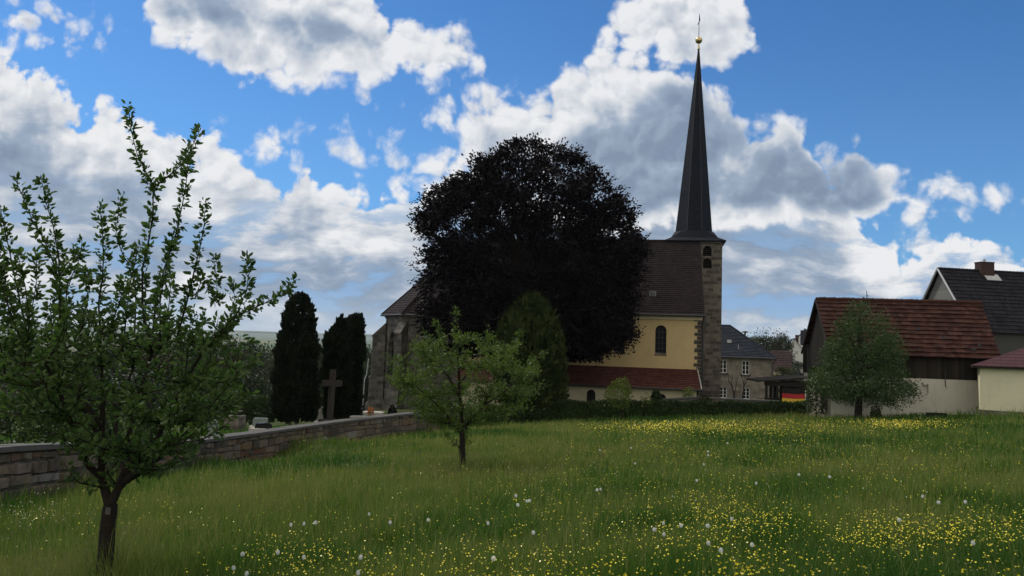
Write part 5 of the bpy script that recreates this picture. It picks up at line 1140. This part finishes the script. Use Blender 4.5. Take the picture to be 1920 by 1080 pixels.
put_tree(2, 1440, 632, 145, 62, 'dark dense tree below the half bare trees on the slope', group=RG); put_tree(1, 1415, 634, 150, 46, 'olive bushy tree just right of the hipped roof edge', group=RG); put_tree(0, 1468, 628, 138, 36, 'green tree with thin crown left of the white houses', group=RG)
put_tree(0, 1490, 678, 118, 52, 'round green tree below the pale gabled house', group=RG); put_tree(1, 1470, 690, 96, 52, 'olive shrubby tree beside the red brown roofed house', group=RG); put_tree(2, 1508, 684, 100, 36, 'dark green tree left of the narrow grey house', group=RG)
put_tree(0, 1382, 640, 150, 40, 'green tree mostly hidden by the hipped roof', group=RG)
def woodland():
    n = 300; rg = np.random.default_rng(5); Y = rg.uniform(150, 620, n) ; U = rg.uniform(-.85, -.12, n); X = Y * U; Z = ground_z(X, Y); H = rg.uniform(9, 17, n); k = 130
    C = np.repeat(np.stack([X, Y, Z + H * .55], 1), k, 0); d = unit(rg.normal(size=(n * k, 3))); r = rg.random((n * k, 1)) ** .3; P = C + d * r * np.stack([np.repeat(H * .38, k)] * 2 + [np.repeat(H * .47, k)], 1); V, F, rn = leaf_arrays(P, d + rg.normal(size=d.shape) * .6, rg.uniform(.9, 1.9, n * k), .7, .3, False, np.clip(np.repeat(rg.random(n), k) * .6 + rg.random(n * k) * .4, 0, 1))
    tag(mesh_np('woodland', V, F, M['wood_leaf'], rn), 'continuous dark woodland covering the far valley floor', 'woodland', kind='stuff')
woodland()

# ------------------------------------------------------------------ meadow
WX = np.array([[6, -9.3], [13.9, -9.5], [22.8, -9.8], [26.5, -9.4], [33.5, -7.8], [39.5, -5.1], [41.8, -3.9], [44, -2.6], [46.5, -1.2]])
HY = np.array([[-1.5, 46.4], [4, 47], [10, 47.2], [16, 45], [19.5, 42.6], [20.5, 39.2], [21.2, 38.6], [26, 38.4]])
def in_meadow(x, y):
    ok = (x > np.interp(y, WX[:, 0], WX[:, 1]) + .12) & (y < np.interp(x, HY[:, 0], HY[:, 1]) + .3)
    return ok & ~((x > 22.3) & (y > 36.6 - (x - 22.6) * .57)) 
def build_grass():
    n = 360000; yy = 2.4 * (52 / 2.4) ** RNG.random(n); yy = np.where(RNG.random(n) < .5, yy, 2.4 + 47 * RNG.random(n) ** 1.6); x = yy * RNG.uniform(-.86, .86, n) + RNG.uniform(-4.5, 4.5, n) * (RNG.random(n) < .35); keep = in_meadow(x, yy); x, y = x[keep], yy[keep]; n = len(x)
    z = ground_z(x, y) - .10; tall = value_noise(x, y, .35, 1) * .5 + value_noise(x, y, 1.1, 2) * .3 + value_noise(x, y, 3., 3) * .2
    lush = value_noise(x, y * .7, .22, 4) * .6 + value_noise(x, y, .9, 5) * .4
    h = (.08 + .25 * tall) * RNG.uniform(.45, 1.25, n); seed = RNG.random(n) < .05 + .18 * (lush < .45); h = np.where(seed, h * 1.3 + .05, h)
    edge = np.exp(-np.maximum(0, x - np.interp(y, WX[:, 0], WX[:, 1])) / .7) * (RNG.random(n) < .6) + np.exp(-((x - 24) ** 2 / 14 + (y - 35.5) ** 2 / 5)) + .9 * np.exp(-((x + 3.9) ** 2 + (y - 7.5) ** 2) / .05) + np.exp(-((x + 1.03) ** 2 + (y - 18.1) ** 2) / .08); h = h * (1 + .9 * edge)
    clump = value_noise(x, y, 2.2, 8) > .66; h = np.where(clump, h * 1.25, h)
    w = np.where(clump, 1.7, 1.) * np.maximum(.0034, .00068 * y) * RNG.uniform(.7, 1.3, n) * np.where(seed, .7, 1.); a = RNG.uniform(0, 2 * np.pi, n); ln = RNG.uniform(.1, .85, n) * h * np.where(seed, .5, 1.); b = RNG.uniform(0, 2 * np.pi, n)
    S = np.stack([np.cos(a), np.sin(a), 0 * a], 1) * w[:, None] / 2; Ld = np.stack([np.cos(b) * ln, np.sin(b) * ln, 0 * b], 1); B = np.stack([x, y, z], 1); up_ = np.array([0, 0, 1.])
    mid = B + up_ * (h * .55)[:, None] + Ld * .35; tip = B + up_ * h[:, None] + Ld; V = np.stack([B - S, B + S, mid + S * .8, mid - S * .8, tip], 1).reshape(-1, 3)
    i = np.arange(n)[:, None] * 5; F = np.concatenate([i + [0, 1, 2], i + [0, 2, 3], i + [3, 2, 4]])
    c = np.clip((.58 - lush) * 1.7 + RNG.normal(0, .13, n) + .10, 0, .70); c = np.where(clump & (RNG.random(n) < .7), np.clip(c - .16, 0, 1), c); c = np.where(seed, np.clip(.72 + RNG.normal(0, .12, n), .5, 1.), c)
    mt, N = new_mat('grass'); col = N.ramp(attr(N), [(0., (.036, .098, .012)), (.25, (.072, .150, .018)), (.5, (.126, .190, .027)), (.72, (.195, .215, .054)), (1., (.27, .25, .10))])
    p = N.n('ShaderNodeBsdfPrincipled'); N.put(p.inputs['Base Color'], col); p.inputs['Roughness'].default_value = .6; p.inputs['Specular IOR Level'].default_value = .2; t = N.n('ShaderNodeBsdfTranslucent'); N.put(t.inputs[0], col); ms = N.n('ShaderNodeMixShader'); ms.inputs[0].default_value = .4
    N.t.links.new(p.outputs[0], ms.inputs[1]); N.t.links.new(t.outputs[0], ms.inputs[2]); N.t.links.new(ms.outputs[0], N.n('ShaderNodeOutputMaterial').inputs[0])
    tag(mesh_np('grass', V, F, mt, np.repeat(c, 5)), 'tall green meadow grass with pale seed heads', 'grass', kind='stuff')
    m = 26000; y2 = RNG.uniform(8, 75, m); x2 = np.interp(y2, WX[:, 0], WX[:, 1]) - .6 - RNG.random(m) ** 1.5 * 26; k2 = y2 < 48; bx = RNG.uniform(-2, 24, 9000); by = np.interp(bx, HY[:, 0], HY[:, 1]) + RNG.uniform(1., 8, 9000); x2, y2 = np.concatenate([x2[k2], bx]), np.concatenate([y2[k2], by])
    z2 = ground_z(x2, y2) - .1; n = len(x2); h = RNG.uniform(.12, .28, n); w = .0014 * y2; a = RNG.uniform(0, 6.28, n); S = np.stack([np.cos(a), np.sin(a), 0 * a], 1) * w[:, None]; B = np.stack([x2, y2, z2], 1); tip = B + np.stack([RNG.normal(0, .06, n), RNG.normal(0, .06, n), h], 1)
    V = np.stack([B - S, B + S, tip], 1).reshape(-1, 3); F = np.arange(n * 3).reshape(-1, 3); tag(mesh_np('churchyard_grass', V, F, mt, np.repeat(RNG.uniform(0, .28, n), 3)), 'short grass of the churchyard behind wall and hedge', 'grass', kind='stuff')
build_grass()
def hit_many(px, py, above=.22):
    "points a little above the meadow along the lines of sight through photo pixels"
    d = FW[None] + (px[:, None] - 960) / FPX * RT[None] + (540 - py[:, None]) / FPX * UP[None]; Y = np.full(len(px), 6.)
    lo, hi = np.full(len(px), 3.), np.full(len(px), 60.)
    for _ in range(26):
        Y = (lo + hi) / 2; P = CAM + d * (Y / d[:, 1])[:, None]; over = P[:, 2] > ground_z(P[:, 0], P[:, 1]) + above; lo = np.where(over, Y, lo); hi = np.where(over, hi, Y)
    return P
PATCH = [(1320, 799, 110, 7, 1500), (1240, 798, 50, 5, 500), (1690, 793, 60, 5, 1100), (1480, 800, 120, 9, 600), (1130, 800, 60, 6, 60), (1740, 985, 170, 24, 900), (1880, 1010, 70, 30, 150), (1300, 945, 90, 20, 450), (1160, 1000, 120, 30, 180), (1460, 990, 150, 22, 560), (1600, 885, 140, 26, 260), (1640, 845, 170, 18, 420), (1250, 880, 200, 26, 330), (1350, 835, 200, 14, 300), (1000, 880, 120, 26, 140),
         (600, 1050, 90, 22, 130), (520, 1015, 70, 30, 110), (950, 1035, 130, 30, 130), (760, 965, 90, 40, 80), (150, 965, 110, 22, 120), (290, 955, 60, 25, 40), (1010, 930, 120, 40, 130), (1000, 1060, 300, 25, 120), (1250, 1050, 200, 25, 120), (1600, 1050, 220, 25, 120), (1500, 830, 230, 16, 140), (820, 850, 120, 20, 40)]
PATCH2 = [(a, b, rx, ry, int(n * 1.7)) for a, b, rx, ry, n in PATCH]
def build_flowers():
    px = np.concatenate([RNG.normal(a, rx, n) for a, b, rx, ry, n in PATCH2] + [RNG.uniform(350, 1990, 900)]); py = np.concatenate([RNG.normal(b, ry, n) for a, b, rx, ry, n in PATCH2] + [RNG.uniform(815, 1120, 900)]); ok = (py > 786) & (py < 1200); P = hit_many(px[ok], py[ok], .27); P[:, 2] += RNG.uniform(-.07, .06, len(P)); P = P[in_meadow(P[:, 0], P[:, 1])]; cl = value_noise(P[:, 0], P[:, 1], 1.5, 31) * .6 + value_noise(P[:, 0], P[:, 1], 4., 32) * .4; P = P[(cl > .46) | (RNG.random(len(P)) < .22)]
    mt, N = new_mat('buttercup_petal'); c = N.mix(attr(N), (.48, .40, .006), (.74, .64, .02)); finish(mt, N, c, .35, .5); plain('flower_stem', (.05, .09, .02), .7)
    order = np.argsort(P[:, 1] / np.maximum(.2, 1)); infr = np.abs(P[:, 0] / P[:, 1]) < .70; near = [i for i in order if infr[i]][:300]; protos = []
    for v in range(3):
        me = MB(); n = 5
        for k in range(n):
            a = 2 * math.pi * k / n; q = lambda r, da, z: (r * math.cos(a + da), r * math.sin(a + da), z)
            me.poly([q(.001, 0, 0), q(.009, -.55, .004), q(.0155, -.3, .008 + .002 * v), q(.0155, .3, .008 + .002 * v), q(.009, .55, .004)], 0, rnd=random.random())
        me.tube([(0, 0, 0), (.004 * v, 0, -.1), (.01, .004 * v, -.26)], [.0012, .0014, .0016], 4, 1, False)
        protos.append(me.build('buttercup', [M['buttercup_petal'], M['flower_stem']]))
    for j, i in enumerate(near):
        o = protos[j] if j < 3 else protos[j % 3].copy()
        if j >= 3: COL.objects.link(o)
        o.location = P[i]; s = random.uniform(.45, .8); o.scale = (s, s, 1); o.rotation_euler = (random.gauss(0, .35), random.gauss(0, .35), random.uniform(0, 6.28)); tag(o, 'yellow buttercup flower standing above the nearer meadow grass', 'buttercup', 'buttercups in the nearer meadow')
    rest = np.setdiff1d(np.arange(len(P)), near); Q = P[rest]; n = len(Q); r = np.maximum(.0065, .00052 * Q[:, 1]) * RNG.uniform(.6, 1.25, n); nv = unit(np.stack([RNG.normal(0, .4, n), RNG.normal(-.25, .4, n), np.ones(n)], 1)); sd_ = unit(np.cross(nv, RNG.normal(size=(n, 3)))); td = np.cross(nv, sd_)
    V = np.stack([Q + (sd_ * math.cos(k * math.pi / 3) + td * math.sin(k * math.pi / 3)) * r[:, None] + nv * (r * .25 * (k % 2))[:, None] for k in range(6)], 1).reshape(-1, 3); i = np.arange(n)[:, None] * 6; F = np.concatenate([i + [0, 1, 2, 3], i + [0, 3, 4, 5]])
    tag(mesh_np('buttercup_drift', V, F, M['buttercup_petal'], np.repeat(RNG.random(n), 6)), 'yellow drifts of buttercups through the farther meadow', 'buttercups', kind='stuff')
    W = [(50, 965, 35, 12, 60), (80, 950, 40, 12, 40), (665, 862, 30, 8, 80), (560, 870, 60, 10, 60), (1540, 840, 60, 8, 40), (300, 900, 60, 14, 40), (1100, 860, 200, 25, 130), (1250, 880, 250, 40, 160), (800, 870, 150, 20, 60)]
    a = np.concatenate([RNG.normal(w[0], w[2], w[4]) for w in W]); b = np.concatenate([RNG.normal(w[1], w[3], w[4]) for w in W]); Q = hit_many(a, b, .25); Q = Q[in_meadow(Q[:, 0], Q[:, 1])]; n = len(Q); r = np.maximum(.006, .0003 * Q[:, 1]); D = RNG.normal(size=(n, 3))
    V, F, rn = leaf_arrays(np.concatenate([Q, Q]), np.concatenate([D, RNG.normal(size=(n, 3))]), np.concatenate([r, r]) * 2, .8, .2); plain('white_petal', (.62, .62, .56), .6); tag(mesh_np('white_flowers', V, F, M['white_petal']), 'small white wild flowers sprinkled in the meadow', 'wild flowers', kind='stuff')
    ns = 9000; ys = 5.5 * (46 / 5.5) ** RNG.random(ns); xs = ys * RNG.uniform(-.85, .85, ns); kp = in_meadow(xs, ys) & (value_noise(xs, ys, .8, 41) > .42); xs, ys = xs[kp], ys[kp]; Q = np.stack([xs, ys, ground_z(xs, ys) + RNG.uniform(.02, .22, len(xs))], 1); V, F, rn = leaf_arrays(Q, RNG.normal(size=Q.shape), np.maximum(.011, .0007 * ys) * RNG.uniform(.6, 1.3, len(xs)), .7, .3)
    mt, N = new_mat('pale_bud'); finish(mt, N, N.mix(attr(N), (.26, .30, .07), (.46, .44, .20)), .7, .2); tag(mesh_np('seed_buds', V, F, mt, rn), 'pale buds and seed heads speckling the meadow grass', 'seed heads', kind='stuff')
    CL = [(545.6, 984), (570, 982), (591.6, 980), (731.6, 979.6), (455, 1039), (521, 1035.6), (569.8, 1045), (676.4, 1044.7), (438, 1065), (462.7, 1075.6), (671.6, 1074), (692, 964), (1119.4, 918.5), (1126, 917.4), (967.5, 929.6), (987.7, 939.7), (992.5, 939), (971, 947), (915, 981), (1000, 998.7), (925.5, 1047), (1227, 993), (1245, 1002), (1244, 981), (1277, 985.4), (1372, 972.7), (1327, 986), (1351.6, 1031.7), (1410, 1021.6), (1328, 1018), (1306.5, 901), (1418, 906), (1498, 890), (1555.7, 894), (1730, 930.7), (1759.7, 942), (1810, 941), (1327.7, 846.8), (1328, 853.7), (1183, 840), (1190.6, 869), (1319.7, 870.7), (1686, 975), (1824.5, 1018), (1124.8, 844), (1364, 831), (803, 975)]
    P = hit_many(np.array([c[0] for c in CL]), np.array([c[1] for c in CL]), .30); mt, N = new_mat('seed_puff'); p = N.n('ShaderNodeBsdfDiffuse'); p.inputs[0].default_value = (.72, .73, .70, 1); t = N.n('ShaderNodeBsdfTranslucent'); t.inputs[0].default_value = (.85, .86, .84, 1); ms = N.n('ShaderNodeMixShader'); ms.inputs[0].default_value = .4; N.t.links.new(p.outputs[0], ms.inputs[1]); N.t.links.new(t.outputs[0], ms.inputs[2]); N.t.links.new(ms.outputs[0], N.n('ShaderNodeOutputMaterial').inputs[0])
    pu = MB(); g = math.pi * (3 - math.sqrt(5))
    for k in range(90):
        zc = 1 - 2 * (k + .5) / 90; rr = math.sqrt(1 - zc * zc); d = np.array([rr * math.cos(g * k), rr * math.sin(g * k), zc]); s = np.cross(d, [.3, .2, .9]); s /= np.linalg.norm(s); q = np.cross(d, s); c = d * .0195
        pu.poly([c + s * .0035, c + q * .0035 + d * .001, c - s * .0035, c - q * .0035 + d * .001], 0); pu.poly([d * .004 + s * .0003, d * .004 - s * .0003, c - s * .0003, c + s * .0003], 0)
    pu.lathe([(.003 * math.sin(math.pi * i / 4), -.003 * math.cos(math.pi * i / 4)) for i in range(5)], (0, 0, 0), 6, 1); pu.tube([(0, 0, 0), (.006, 0, -.15), (.0, .006, -.36)], [.0016, .002, .0022], 5, 1, False); first = pu.build('dandelion_clock', [mt, M['flower_stem']])
    for j, q in enumerate(P):
        o = first if j == 0 else first.copy()
        if j: COL.objects.link(o)
        o.location = q; s = random.uniform(.68, 1.0) * (1.2 if q[1] > 14 else 1.); o.scale = (s, s, 1); o.rotation_euler = (random.gauss(0, .1), random.gauss(0, .1), random.uniform(0, 6.28)); tag(o, 'round white dandelion seed head standing above the meadow grass', 'dandelion clock', 'dandelion clocks in the meadow')
build_flowers()
def guard(label, base, Y, rad, H):
    b = at(*base, Y); m_ = MB()
    for k in range(8):
        a = 2 * math.pi * k / 8; m_.tube([(rad * math.cos(a), rad * math.sin(a), 0), (rad * 1.03 * math.cos(a + .1), rad * 1.03 * math.sin(a + .1), H)], .0006, 4, cap=False)
    for k in range(8): m_.tube([(rad * math.cos(a), rad * math.sin(a), H * k / 7) for a in np.linspace(0, 2 * math.pi, 15)], .0006, 4, cap=False)
    o = m_.build('wire_guard', M['metal_dark']); o.location = b; tag(o, label, 'wire guard')
guard('thin wire mesh guard round the foreground apple tree trunk', (194, 1082), 7.5, .17, .62); guard('thin wire mesh guard round the small apple tree trunk', (867, 880), 18.1, .16, .6)
def trunk_tag():
    p = at(202.5, 958, 7.39); m_ = MB(); m_.box((0, 0, 0), (.05, .006, .065)); o = m_.build('metal_plate', M['low_coping']); o.location = p; o.rotation_euler = (0, R(4), R(-8)); tag(o, 'small grey metal plate nailed to the foreground apple tree trunk', 'tree plate')
trunk_tag()

# ------------------------------------------------------------------ air
def build_haze():
    z0, z1 = -60., 34.; m_ = MB(); m_.box((0, 0, (z0 + z1) / 2), (25000, 25000, z1 - z0)); mt, N = new_mat('haze'); v = N.n('ShaderNodeVolumePrincipled'); v.inputs['Color'].default_value = (.80, .88, 1., 1.); v.inputs['Density'].default_value = .00008; v.inputs['Anisotropy'].default_value = .2
    o = N.n('ShaderNodeOutputMaterial'); N.t.links.new(v.outputs[0], o.inputs['Volume']); h = m_.build('haze', mt); tag(h, kind='stuff', label='faint blue distance haze over valley and hills', cat='haze')
build_haze()
